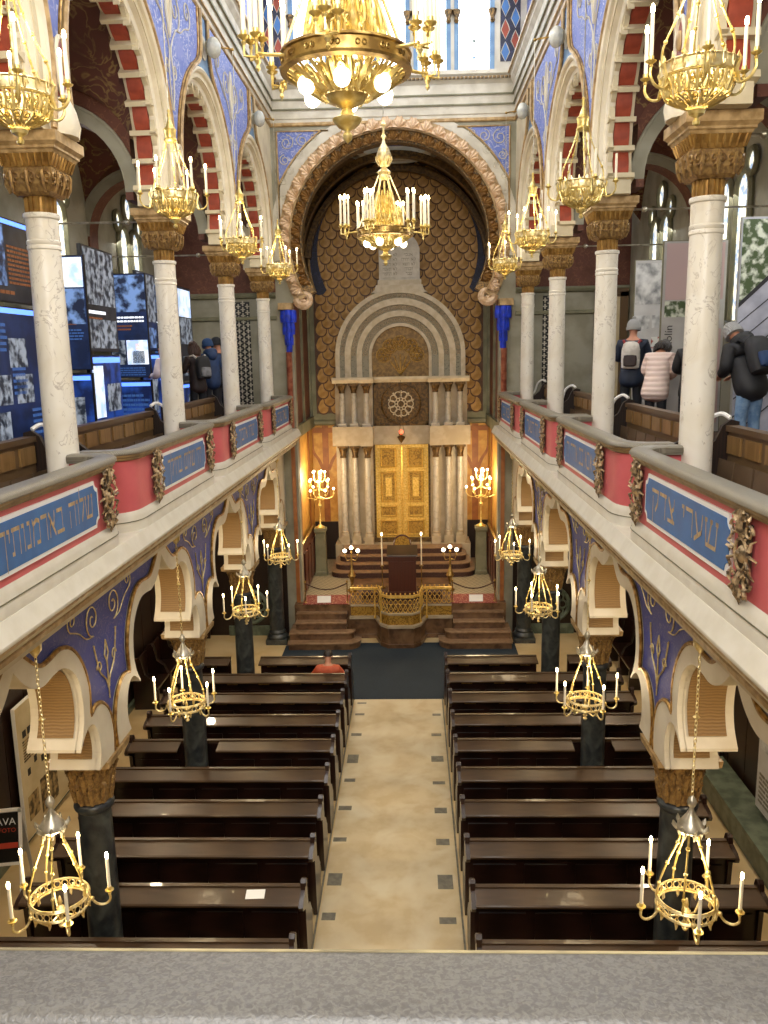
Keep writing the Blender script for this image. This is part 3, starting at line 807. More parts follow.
def upper_bay(s, c, parent):
    # wall body
    m = MB()
    m.prism([(c-P_, 8.83), (c-P_, 12.05), (c+P_, 12.05), (c+P_, 8.83)] + [(c+p[0], p[1]) for p in arc(0, 9.4, 1.62, -20.6, 200.6, 44)], s*2.77, s*3.18, 'x')
    for t in (-1, 1): m.box((min(s*2.80, s*3.17), c+t*1.72-.25, 8.83), (max(s*2.80, s*3.17), c+t*1.72+.25, 9.02))
    m.build('arch_wall', 'cream', parent)
    # stepped archivolt
    prof = [(1.54, .20), (1.54, .12), (1.57, .10), (1.60, .10), (1.61, .05), (1.65, .03), (1.69, .035), (1.70, -.01), (1.73, -.03), (1.765, -.01), (1.775, .03)]
    rows = []
    for k in range(49):
        a = radians(-16 + 212*k/48)
        rows.append([(s*(2.74+d), c + r*cos(a), 9.4 + r*sin(a)) for r, d in prof])
    b = MB(); b.loft(rows); b.build('archivolt', 'cream_light', parent)
    # gilt ogee line with the medallion
    for t in (-1, 1):
        b = MB(); b.tube([(s*2.715, c + t*u, z) for u, z in GILT_H], .028, 6); b.build('gilt_moulding', 'tan_trim', parent)
        b = MB(); b.tube([(s*2.745, c + t*(u+.055 if z < 11 else u+.07), z) for u, z in GILT_H[4:]], .016, 5); b.build('gilt_moulding', 'gilt', parent)
    # blue-grey field inside the ogee and the round boss
    inner = [(p[0], p[1]) for p in arc(0, 9.4, 1.785, 68, 112, 14)]
    hs = [(u-.01, z) for u, z in GILT_H if u < .66 and z > 11.02 and u*u + (z-9.4)**2 > 1.81**2]
    poly = inner[::-1] + hs + [(-u, z) for u, z in reversed(hs)]
    b = MB(); b.prism([(c+u, z) for u, z in poly], s*2.755, s*2.77, 'x'); b.build('ogee_field', 'blue_edge', parent)
    b = MB(); b.prism([(c+p[0], p[1]) for p in arc(0, 11.5, .17, 0, 345, 23)], s*2.735, s*2.77, 'x'); b.build('boss', 'greywhite', parent)
    # soffit and voussoirs
    rows = [[(s*x, c + 1.575*cos(radians(-16+212*k/40)), 9.4 + 1.575*sin(radians(-16+212*k/40))) for x in (2.90, 3.19)] for k in range(41)]
    b = MB(); b.loft(rows); b.build('soffit', 'cream', parent)
    for k in range(NV):
        a = A0 + (A1-A0)*(k+.5)/NV
        link('red_voussoir', VRED, parent, (0, c, 9.4), (radians(a-90), 0, 0)).scale = (s, 1, 1)
    for k in range(NV+1):
        a = A0 + (A1-A0)*k/NV
        link('cream_voussoir', VRIDGE, parent, (0, c, 9.4), (radians(a-90), 0, 0)).scale = (s, 1, 1)
def upper_spandrel(s, yc, parent):
    lp = [(u, z) for u, z in GILT_H[5:]]
    q = [(-P_ + u + .075, z) for u, z in lp]; q2 = [(-a, z) for a, z in q]
    q = [p for p in q if p[0] < -.015]; q2 = [p for p in q2 if p[0] > .015]
    poly = [(0, q[0][1]-.45)] + q + q2[::-1]
    b = MB(); b.prism([(yc+u, z) for u, z in poly], s*2.752, s*2.77, 'x')
    o = b.build('spandrel_panel', 'blue_upper', parent)
    b = MB()
    for t in (-1, 1):
        b.tube([(s*2.745, yc+t*p[0], p[1]) for p in spiral(.34, 11.45, .26, .04, -pi/2, 1.5, 24)], .012, 4)
        b.tube([(s*2.745, yc+t*p[0], p[1]) for p in spiral(.98, 11.62, .20, .03, -pi/2, 1.4, 22)], .011, 4)
        b.tube([(s*2.745, yc+t*p[0], p[1]) for p in smooth_line([(.02,10.1),(.10,10.5),(.04,10.85),(.24,11.1),(.34,11.19)], 5)], .012, 4)
        b.tube([(s*2.745, yc+t*p[0], p[1]) for p in smooth_line([(.34,11.19),(.6,11.25),(.8,11.36),(.98,11.42)], 5)], .010, 4)
        b.tube([(s*2.745, yc+t*p[0], p[1]) for p in spiral(.16, 10.62, .10, .02, -pi/2, 1.2, 16)], .010, 4)
    b.tube([(s*2.745, yc+p[0], p[1]) for p in [(0,11.0),(.11,11.25),(.12,11.45),(0,11.75),(-.12,11.45),(-.11,11.25)]], .024, 5, closed=True)
    b.build('scrollwork', 'greywhite', o)
    b = MB(); b.prism([(yc+.095*cos(2*pi*k/20), 11.36+.36*sin(2*pi*k/20)) for k in range(20)], s*2.742, s*2.755, 'x'); b.build('painted_oval', 'cream', o)
def lower_bay(s, c, parent):
    inp = half_mirror(IN_H); outp = half_mirror(OUT_H)
    full = [(-P_, 2.95), (-P_, 4.82), (P_, 4.82), (P_, 2.95)] + inp[::-1]
    m = MB(); m.prism([(c+u, z) for u, z in full], s*2.76, s*3.22, 'x'); m.build('arch_wall', 'cream_light', parent)
    # white band, standing proud, in two halves
    for t in (-1, 1):
        poly = [(t*u, z) for u, z in IN_H] + [(t*u, z) for u, z in reversed(OUT_H)]
        b = MB(); b.prism([(c+u, z) for u, z in poly], s*2.715, s*2.77, 'x'); b.build('archivolt', 'cream_light', parent)
        b = MB(); b.tube([(s*2.725, c+t*u, z) for u, z in OUT_H], .022, 6); b.build('gilt_moulding', 'gilt', parent)
        # gilded soffit panels of the two lobes
        for seg in (IN_H[3:16], IN_H[22:36]):
            P2 = [Vector((p[0]*t, p[1])) for p in seg]
            n = len(P2); rows = []
            for i, p in enumerate(P2):
                d = (P2[min(i+1, n-1)] - P2[max(i-1, 0)]).normalized(); nn = Vector((-d.y, d.x))*t
                q = p + nn*.012
                rows.append([(s*x, c+q.x, q.y) for x in (2.80, 3.14)])
            b = MB(); b.loft(rows); b.build('soffit_panel', 'soffit_gold', parent)
def lower_spandrel(s, yc, parent):
    q = [(-P_ + u + .015, z + .012) for u, z in OUT_H]
    q = [p for p in q if p[0] < -.006 and p[1] > 3.0]
    q2 = [(-a, z) for a, z in q]
    poly = [(0, q[0][1])] + q + [(-P_+.0, 4.80), (P_, 4.80)] + q2[::-1]
    b = MB(); b.prism([(yc+u, z) for u, z in poly], s*2.748, s*2.765, 'x')
    o = b.build('spandrel_panel', 'blue_spandrel', parent)
    b = MB(); X = s*2.742
    L_ = lambda pts, r: b.tube([(X, yc+p[0], p[1]) for p in pts], r, 4)
    for t in (-1, 1):
        L_([(t*a, z) for a, z in smooth_line([(.01,3.62),(.05,3.72),(.20,3.86),(.26,4.02),(.30,4.16)], 5)], .010)
        L_([(t*a, z) for a, z in spiral(.20, 3.90, .07, .015, 0, 1.1, 14)], .008)
        L_([(t*a, z) for a, z in spiral(.28, 4.42, .17, .02, -pi/2, 1.6, 26)], .008)
        L_([(t*a, z) for a, z in spiral(.75, 4.55, .11, .02, -pi/2, 1.4, 20)], .007)
        L_([(t*a, z) for a, z in smooth_line([(.28,4.25),(.45,4.28),(.6,4.38),(.75,4.44)], 4)], .007)
    L_([(0,3.50),(0,3.66),(0,3.9)], .009)
    L_([(.0,3.9),(.05,3.98),(.0,4.12),(-.05,3.98),(.0,3.9)], .009)
    b.build('scrollwork', 'brass_pale', o)

def lathe_sq(b, levels, c, mi=0):                # stacked square mouldings
    for i in range(len(levels)-1):
        (h0, z0), (h1, z1) = levels[i], levels[i+1]
        vs = [(c[0]+sx*h0, c[1]+sy*h0, c[2]+z0) for sx, sy in ((-1,-1),(1,-1),(1,1),(-1,1))] + [(c[0]+sx*h1, c[1]+sy*h1, c[2]+z1) for sx, sy in ((-1,-1),(1,-1),(1,1),(-1,1))]
        b.add(vs, [(0,1,5,4),(1,2,6,5),(2,3,7,6),(3,0,4,7)], False, mi)
    h, z = levels[-1]; b.add([(c[0]+sx*h, c[1]+sy*h, c[2]+z) for sx, sy in ((-1,-1),(1,-1),(1,1),(-1,1))], [(0,1,2,3)], False, mi)
    h, z = levels[0]; b.add([(c[0]+sx*h, c[1]+sy*h, c[2]+z) for sx, sy in ((-1,-1),(1,-1),(1,1),(-1,1))], [(3,2,1,0)], False, mi)
def leaf_relief(b, half, z0, z1, n=3):
    """carved leaves and volutes on the four faces of a capital block"""
    for f in range(4):
        M = Matrix.Rotation(f*pi/2, 4, 'Z')
        for k in range(n):
            x = -half*.68 + half*1.36*k/(n-1)
            zc = (z0+z1)/2; h = (z1-z0)
            b.tube([(x+p[0], -half-.012, zc+p[1]) for p in spiral(-half*.17, h*.12, h*.24, h*.05, -pi/2, 1.15, 12)], .014, 4, M=M)
            b.tube([(x+p[0], -half-.012, zc+p[1]) for p in spiral(half*.17, h*.12, h*.24, h*.05, -pi/2, -1.15, 12)], .014, 4, M=M)
            b.tube([(x, -half+.01, z0+.01), (x, -half-.03, zc-.03), (x, -half-.045, z1-.04), (x, -half-.02, z1-.01)], [.015,.022,.02,.006], 5, M=M)
def marble_column():
    t = thing('marble_column', 'x', 'column', (0, 0, 5.15)); t.scale = (.80, .80, 1)
    b = MB(); b.lathe([(.235,0),(.235,.06),(.22,.08),(.225,.13),(.2,.16),(.193,.2),(.188,1.4),(.178,2.72)], 28); b.build('shaft', 'marble', t)
    b = MB(); b.lathe([(.178,2.71),(.188,2.72),(.188,2.745),(.180,2.755),(.188,2.765),(.188,2.79),(.178,2.80),(.180,2.98),(.196,2.99),(.2,3.01),(.196,3.03),(.16,3.03)], 28); b.build('collar', 'marble', t)
    b = MB(); b.lathe([(.15,3.02),(.15,3.2)], 20)
    for k in range(14):
        a = 2*pi*k/14; b.tube([(.15*cos(a), .15*sin(a), 3.03), (.155*cos(a), .155*sin(a), 3.17), (.175*cos(a), .175*sin(a), 3.2)], .022, 5)
    b.build('fluted_neck', 'fluted_gold', t)
    b = MB(); lathe_sq(b, [(.18,3.17),(.225,3.20),(.255,3.26),(.268,3.39),(.255,3.405)], (0,0,0)); leaf_relief(b, .258, 3.18, 3.40); b.build('capital', 'capital_gold', t)
    b = MB(); lathe_sq(b, [(.262,3.40),(.275,3.44),(.315,3.495),(.325,3.51)], (0,0,0))
    for f in range(4):
        M = Matrix.Rotation(f*pi/2, 4, 'Z')
        for k in range(8): b.tube([(-.26+.52*k/7, -.275, 3.41), (-.27+.54*k/7, -.305, 3.47), (-.28+.56*k/7, -.325, 3.505)], [.017,.02,.010], 5, M=M)
    b.build('leaf_band', 'fluted_gold', t)
    b = MB(); lathe_sq(b, [(.325,3.505),(.34,3.53),(.36,3.54),(.36,3.56),(.385,3.58),(.40,3.59),(.40,3.675),(.39,3.68)], (0,0,0)); b.build('abacus', 'tan_trim', t)
    return t
def granite_column():
    t = thing('granite_column', 'x', 'column', (0, 0, 0)); t.scale = (.84, .84, 1)
    b = MB(); b.box((-.30,-.30,0),(.30,.30,.12)); b.lathe([(.29,.12),(.30,.17),(.27,.22),(.235,.24),(.25,.28),(.225,.32),(.21,.34)], 24); b.build('base', 'granite', t)
    b = MB(); b.lathe([(.21,.33),(.208,1.4),(.198,2.30)], 24); b.build('shaft', 'granite', t)
    b = MB(); b.lathe([(.20,2.29),(.235,2.32),(.245,2.35),(.235,2.38),(.205,2.40)], 24); b.build('neck_ring', 'granite', t)
    b = MB(); b.lathe([(.20,2.39),(.21,2.5),(.25,2.65),(.285,2.78),(.30,2.84),(.28,2.86)], 20)
    for row, (r0, r1, z0, z1, n, ph) in enumerate(((.21,.26,2.41,2.64,10,0),(.225,.30,2.55,2.82,10,.5))):
        for k in range(n):
            a = 2*pi*(k+ph)/n
            pts = [(r0*cos(a), r0*sin(a), z0), ((r0+.015)*cos(a), (r0+.015)*sin(a), (z0+z1)/2), (r1*cos(a), r1*sin(a), z1), ((r1+.02)*cos(a), (r1+.02)*sin(a), z1-.04)]
            b.tube(pts, [.03,.045,.035,.015], 5)
            for d in (-.10, .10):
                b.tube([((r0+.01)*cos(a+d), (r0+.01)*sin(a+d), z0+.05), (r1*.96*cos(a+d*1.6), r1*.96*sin(a+d*1.6), z1-.05), (r1*cos(a+d*2.2), r1*sin(a+d*2.2), z1-.09)], [.018,.022,.01], 4)
    b.build('capital', 'capital_gold', t)
    b = MB(); lathe_sq(b, [(.30,2.85),(.33,2.865),(.365,2.88),(.375,2.95)], (0,0,0)); b.build('abacus', 'tan_trim', t)
    return t
ORD = ['nearest the camera, mostly outside the frame', 'first', 'second', 'third', 'fourth']
SIDE = {-1: 'left', 1: 'right'}
mc0 = marble_column(); gc0 = granite_column(); first = True
for s in (-1, 1):
    for k, y in enumerate(CYS):
        if k == 0: continue
        m_ = mc0 if first else copy_tree(mc0); g_ = gc0 if first else copy_tree(gc0); first = False
        m_.location = (s*XC, y, 5.15); g_.location = (s*XC, y, 0)
        who = {1: 'nearest', 2: 'second nearest', 3: 'third nearest', 4: 'farthest'}[k]
        m_['label'] = 'white veined marble column with gilded capital, %s one of the %s gallery' % (who, SIDE[s])
        g_['label'] = 'dark grey granite column with gilded leaf capital, %s one under the %s gallery' % (who, SIDE[s])
        m_['group'] = 'marble columns of the galleries'; g_['group'] = 'granite columns under the galleries'

DXP = {-1: 0.0, 1: -0.06}
for s, nm in ((-1, 'left'), (1, 'right')):
    wl = structroot('wall_lower_arcade_' + nm); wu = structroot('wall_upper_arcade_' + nm)
    for c in BCS: lower_bay(s, c, wl); upper_bay(s, c, wu)
    for y in CYS: 
        if y < 19: lower_spandrel(s, y, wl); upper_spandrel(s, y, wu)
    MB().box((min(s*2.77, s*3.42), BCS[-1]+P_, 8.83), (max(s*2.77, s*3.18), 20.0, 12.05)).build('arch_wall', 'cream', wu)
    MB().box((min(s*2.76, s*3.22), BCS[-1]+P_, 2.95), (max(s*2.76, s*3.22), 20.0, 4.82)).build('arch_wall', 'cream_light', wl)
    MB().box((min(s*2.77, s*3.42), -3.0, 8.83), (max(s*2.77, s*3.18), BCS[0]-P_, 12.05)).build('arch_wall', 'cream', wu)
    MB().box((min(s*2.76, s*3.22), -3.0, 0), (max(s*2.76, s*3.22), BCS[0]-P_, 4.82)).build('arch_wall', 'cream_light', wl)
    # oval plaques on the piers between the arches
    for y in CYS[1:4]:
        b = MB(); b.prism([(y+.12*cos(2*pi*k/24), 9.42+.24*sin(2*pi*k/24)) for k in range(24)], s*2.70, s*2.77, 'x'); pl = b.build('oval_plaque', 'rust_plaque', wu)
        b = MB(); b.tube([(s*2.70, y+.12*cos(2*pi*k/24), 9.42+.24*sin(2*pi*k/24)) for k in range(24)], .022, 6, closed=True); b.build('plaque_rim', 'cream_light', pl)
        b = MB(); b.ball((s*2.69, y, 9.47), .06, 8, 6, sc=(.5, 1, 1.4)); b.ball((s*2.69, y, 9.30), .05, 8, 6, sc=(.5, 1, 1)); b.build('plaque_relief', 'tan_trim', pl)
        b = MB(); b.lathe([(.20,8.83),(.22,8.93),(.19,9.06),(.15,9.14)], 12, (s*2.80, y, 0)); b.build('pier_foot', 'cream_light', wu)
    # main entablature of the nave side
    def vprof(name, prof, mname, parent, y0=-3.0, y1=20.0):
        b = MB(); b.prism([(s*(x), z) for x, z in prof], y0, y1, 'y'); return b.build(name, mname, parent)
    vprof('entablature', [(2.77-d, z) for d, z in ent[:-2]] + [(3.3, 12.98), (3.3, 12.02)], 'greywhite', wu)
    vprof('gilt_bead', [(2.74, 11.96), (2.72, 11.98), (2.72, 12.02), (2.74, 12.04), (2.77, 12.04), (2.77, 11.96)], 'tan_trim', wu)
    vprof('fascia_line', [(2.72, 12.105), (2.695, 12.105), (2.695, 12.13), (2.72, 12.13)], 'tan_trim', wu)
    vprof('fascia_line', [(2.70, 12.30), (2.68, 12.30), (2.68, 12.335), (2.70, 12.335)], 'green_grey', wu)
    vprof('fascia_line', [(2.68, 12.50), (2.66, 12.50), (2.66, 12.535), (2.68, 12.535)], 'green_grey', wu)
    vprof('fascia_line', [(2.58, 12.885), (2.545, 12.885), (2.545, 12.92), (2.58, 12.92)], 'tan_trim', wu)
    # gallery cornice
    d = DXP[s]
    co = structroot('trim_gallery_cornice_' + nm)
    vprof('lower_moulding', [(2.80, 4.70), (2.52+d, 4.74), (2.47+d, 4.77), (2.44+d, 4.79), (2.44+d, 4.84), (2.80, 4.84)], 'cream', co)
    vprof('gilt_moulding', [(2.80, 4.84), (2.42+d, 4.84), (2.39+d, 4.86), (2.38+d, 4.90), (2.40+d, 4.915), (2.80, 4.915)], 'tan_trim', co)
    vprof('middle_moulding', [(2.80, 4.915), (2.385+d, 4.915), (2.36+d, 4.94), (2.35+d, 4.965), (2.80, 4.965)], 'cream', co)
    vprof('gilt_moulding', [(2.80, 4.965), (2.345+d, 4.965), (2.325+d, 4.985), (2.32+d, 5.01), (2.80, 5.01)], 'tan_trim', co)
    vprof('weathering', [(2.80, 5.01), (2.315+d, 5.01), (2.31+d, 5.025), (2.31+d, 5.04), (2.38+d, 5.17), (2.80, 5.20)], 'ledge', co)
    # gallery vaults
    va = structroot('ceiling_gallery_' + nm)
    NX = 18; NY = 24
    for c in BCS:
        b = MB(); rows = []
        for j in range(NY+1):
            u = -1.74 + 3.48*j/NY; row = []
            for i in range(NX+1):
                x = 3.17 + 2.23*i/NX
                za = 9.4 + sqrt(max(0, 1.76**2 - u*u)); zb = 9.3 + sqrt(max(0, 1.1**2 - (x-4.3)**2))
                row.append((s*x, c+u, max(za, zb) - .02))
            rows.append(row)
        b.loft(rows); b.build('vault', 'vault_red', va)
    for y in CYS[:4]:
        b = MB()
        poly = [(3.30, 8.95), (3.30, 11.3), (5.42, 11.3), (5.42, 8.3), (5.36, 8.3)] + [(p[0], p[1]) for p in arc(4.38, 9.05, .98, 0, 180, 22)] + [(3.40, 8.95)]
        b.prism([(s*x, z) for x, z in poly], y-.2, y+.2, 'y'); b.build('transverse_arch', 'wall_redbrown', va)
        for t in (-1, 1):
            b = MB(); b.loft([[(s*p[0], y+t*.205, p[1]) for p in arc(4.38, 9.05, .98, 0, 180, 22)], [(s*p[0], y+t*.205, p[1]) for p in arc(4.38, 9.05, 1.14, 0, 180, 22)]], False)
            b.tube([(s*p[0], y+t*.20, p[1]) for p in arc(4.38, 9.05, 1.15, 0, 180, 22)], .025, 5)
            b.build('arch_rim', 'grey_plaster', va)
            b = MB()
            for q in (-1, 1):
                b.tube([(s*(4.38+q*p[0]), y+t*.215, p[1]) for p in spiral(.35, 10.62, .18, .03, -pi/2, 1.5, 20)], .022, 4)
                b.tube([(s*(4.38+q*p[0]), y+t*.215, p[1]) for p in spiral(.78, 10.35, .16, .03, -pi/2, 1.5, 20)], .020, 4)
            b.build('painted_scroll', 'gilt_dark', va)
        b = MB(); b.box((min(s*5.16, s*5.4), y-.26, 5.5), (max(s*5.16, s*5.4), y+.26, 8.3)); b.box((min(s*5.08, s*5.4), y-.33, 8.3), (max(s*5.08, s*5.4), y+.33, 8.52)); b.build('wall_pilaster', 'green_grey', va)
        b = MB(); b.tube([(s*3.25, y+.1, 8.72), (s*5.2, y+.1, 8.72)], .014, 6); b.ball((s*3.5, y+.1, 8.72), .04, 8, 6); b.build('tie_rod', 'silver', va)

# ================================================================== GALLERY PARAPETS
def offset_path(P, d):
    out = []; n = len(P)
    for i, p in enumerate(P):
        a = Vector(P[max(i-1, 0)]); b = Vector(P[min(i+1, n-1)]); t = (b-a).normalized()
        out.append((p[0] + t.y*d, p[1] - t.x*d))
    return out
def para_path():
    P = [(-1.83, -.46), (-1.83, -.30)]
    P += [(-1.48 - .35*cos(a), -.30 + .30*sin(a)) for a in [pi/2*k/6 for k in range(1, 7)]]
    P += [(-.8, 0), (0, 0), (.8, 0)]
    P += [(1.48 + .35*sin(a), -.30 + .30*cos(a)) for a in [pi/2*k/6 for k in range(0, 6)]]
    P += [(1.83, -.30), (1.83, -.46)]
    return P            # (along, outwards)
PP = para_path()
def sweep(b, prof, closed=True):
    rows = []
    for off, z in prof:
        q = offset_path(PP, off)
        rows.append([(p[0], p[1], z) for p in q])
    if closed: rows.append(rows[0])
    b.loft(rows)
    n = len(prof)
    for idx in (0, -1): b.add([r[idx] for r in rows[:n]], [tuple(range(n))], False)
    return b
def cartouche_mesh():
    b = MB(); Yf = -.03
    b.box((-.075, -.012, -.20), (.075, .0, .20), 1)
    b.ball((0, -.015, 0), .045, 12, 8, sc=(1, .8, 1.3)); b.ball((0, -.05, .01), .018, 8, 6)
    b.tube([(.07*cos(2*pi*k/20), Yf, .10*sin(2*pi*k/20)) for k in range(20)], .010, 5, closed=True)
    for t in (-1, 1):
        for v in (-1, 1):
            b.tube([(t*p[0], Yf, v*p[1]) for p in spiral(.085, .155, .052, .012, 0, 1.4, 18)], [.012-.0004*i for i in range(19)], 4)
            b.tube([(t*p[0], Yf, v*p[1]) for p in spiral(.045, .24, .036, .008, pi, -1.3, 14)], .009, 4)
            b.tube([(t*.07, Yf, v*.03), (t*.125, -.045, v*.055), (t*.115, Yf, v*.10), (t*.15, -.02, v*.125)], [.010, .013, .010, .004], 4)
            b.tube([(t*.06, Yf, v*.20), (t*.095, -.04, v*.235), (t*.085, -.02, v*.27)], [.010, .012, .003], 4)
            b.tube([(t*.015, Yf, v*.21), (t*.03, -.04, v*.265), (t*.012, -.02, v*.31)], [.010, .011, .003], 4)
        b.tube([(t*.09, Yf, .01), (t*.135, -.045, .02), (t*.165, -.02, .0), (t*.15, -.02, -.025)], [.012, .014, .008, .003], 4)
        b.tube([(0, -.02, t*.11), (0, -.05, t*.17), (0, -.04, t*.25), (0, -.02, t*.325)], [.018, .022, .014, .003], 5)
        for q in range(4): b.ball((t*(.03+.022*q), -.045, .135-.02*q*q*.3), .009, 5, 4); b.ball((t*(.03+.022*q), -.045, -.135+.02*q*q*.3), .009, 5, 4)
    return b.mesh('cartouche', ['cartouche', 'cartouche_dark'])
CART = cartouche_mesh()
def ansate(w, h, r):                              # board outline with hollow corners
    pts = []
    for cx, cz, a0 in ((w, h, 180), (-w, h, 270), (-w, -h, 0), (w, -h, 90)):
        seq = [(cx + r*cos(radians(a0 + 90*k/5)), cz + r*sin(radians(a0 + 90*k/5))) for k in range(6)]
        pts += seq[::-1]
    return pts
def make_parapet(words, size, lines=None):
    t = thing('gallery_parapet', 'x', 'parapet')
    sweep(MB(), [(0, 5.36), (0, 5.93), (.07, 5.93), (.07, 5.15), (0, 5.15)]).build('panel', 'pink', t)
    sweep(MB(), [(-.035, 5.14), (-.035, 5.28), (-.028, 5.295), (-.028, 5.31), (-.012, 5.345), (0, 5.37), (.06, 5.37), (.06, 5.14)]).build('base', 'ledge', t)
    sweep(MB(), [(-.02, 5.885), (-.035, 5.895), (-.04, 5.915), (-.055, 5.925), (-.058, 5.948), (.0, 5.948), (.0, 5.885)]).build('rail_bead', 'rail_gold', t)
    sweep(MB(), [(-.040, 5.270), (-.040, 5.278), (-.03, 5.278), (-.03, 5.270)]).build('base_groove', 'green_grey', t)
    sweep(MB(), [(-.06, 5.945), (-.075, 5.955), (-.075, 5.972), (-.06, 5.992), (-.03, 6.0), (.10, 6.0), (.125, 5.985), (.13, 5.95), (.12, 5.92)]).build('rail', 'rail_wood', t)
    c = 0.2
    b = MB(); b.prism([(c+x, 5.635+z) for x, z in ansate(.98, .205, .07)], .0, .016, 'y'); b.build('board_frame', 'white', t)
    b = MB(); b.prism([(c+x, 5.635+z) for x, z in ansate(.945, .172, .065)], .012, .021, 'y'); bd = b.build('inscription_board', 'blue_panel', t)
    me = hebrew_mesh(words, .20, size, 'letter_gold')
    for m1 in me: link('lettering', m1, bd, (c, .0225, 5.645), (pi/2, 0, pi))
    for q in (-1, 1):
        link('cartouche', CART, t, (c + q*1.19, .012, 5.645), (0, 0, pi)).scale = (1.3, 1, .97)
    return t
WORDS = {(-1, 0): ('שלוה בארמנותיך', 1.66), (-1, 1): ('יהי שלום בחילך', 1.5), (-1, 2): ('ישליו אהביך', 1.3), (-1, 3): ('שאלו שלום', 1.2),
         (1, 0): ('שערי צדק', 1.5), (1, 1): ('אבא בם אודה יה', 1.5), (1, 2): ('זה השער', 1.2), (1, 3): ('יבאו בו', 1.2)}
for s in (-1, 1):
    for k, c in enumerate(BCS):
        wds, sz = WORDS[(s, k)]
        t = make_parapet(wds, sz)
        # local frame: +y points into the nave
        who = {0: 'nearest the camera', 1: 'second from the camera', 2: 'third from the camera', 3: 'farthest from the camera, by the end wall'}[k]
        t['label'] = 'pink %s gallery parapet with blue Hebrew board, %s' % (SIDE[s], who)
        t['group'] = 'gallery parapets'
        # along-axis runs +Y on the right wall and -Y on the left wall so that +y faces the nave
        t.location = (s*(2.42 + DXP[s]), c, 0)
        t.rotation_euler = (0, 0, pi/2 if s > 0 else -pi/2)
        if s < 0:                                # keep boards shifted away from the camera
            for ch in t.children:
                if ch.name.startswith(('board_frame', 'inscription_board')): ch.location.x -= 0.4
                elif ch.name.startswith('cartouche'): ch.location.x -= 0.4
# ================================================================== CHANDELIERS
CANDLE = MB().lathe([(.0135, 0), (.013, .26), (.010, .27)], 8).mesh('candle', 'wax')
FLAME = MB().ball((0, 0, .026), .021, 8, 6, sc=(.68, .68, 1.6)).mesh('flame', 'flame')
PAN = MB().lathe([(.008, -.045), (.014, -.03), (.009, -.02), (.034, -.004), (.036, .002), (.018, .004), (.018, .03), (.015, .03)], 12).mesh('drip_pan', 'brass')
def lamp_light(name, loc, watts, radius=.18, col=(1.0, .78, .48)):
    l = bpy.data.lights.new(name, 'POINT'); l.energy = watts; l.color = col; l.shadow_soft_size = radius
    o = bpy.data.objects.new(name, l); COL.objects.link(o); o.location = loc
    return o
def filigree(b, r0, z0, r1, z1, n, tr=.006):
    """openwork scrolls on a conical band"""
    for k in range(n):
        a0 = 2*pi*k/n
        def P(u, v):                             # u -1..1 across one repeat, v 0..1 up
            a = a0 + u*pi/n; r = r0 + (r1-r0)*v
            return (r*cos(a), r*sin(a), z0 + (z1-z0)*v)
        for t in (-1, 1):
            b.tube([P(t*p[0], p[1]) for p in spiral(.48, .62, .34, .06, -pi/2, 1.3, 12)], tr, 4)
            b.tube([P(t*p[0], p[1]) for p in spiral(.40, .22, .22, .05, pi/2, -1.2, 10)], tr, 4)
        b.tube([P(0, 0), P(0, .5), P(0, 1)], [tr*1.6, tr*2.2, tr*1.2], 4)
        b.tube([P(-.95, 0), P(-.8, .5), P(-.95, 1)], tr*1.3, 4)
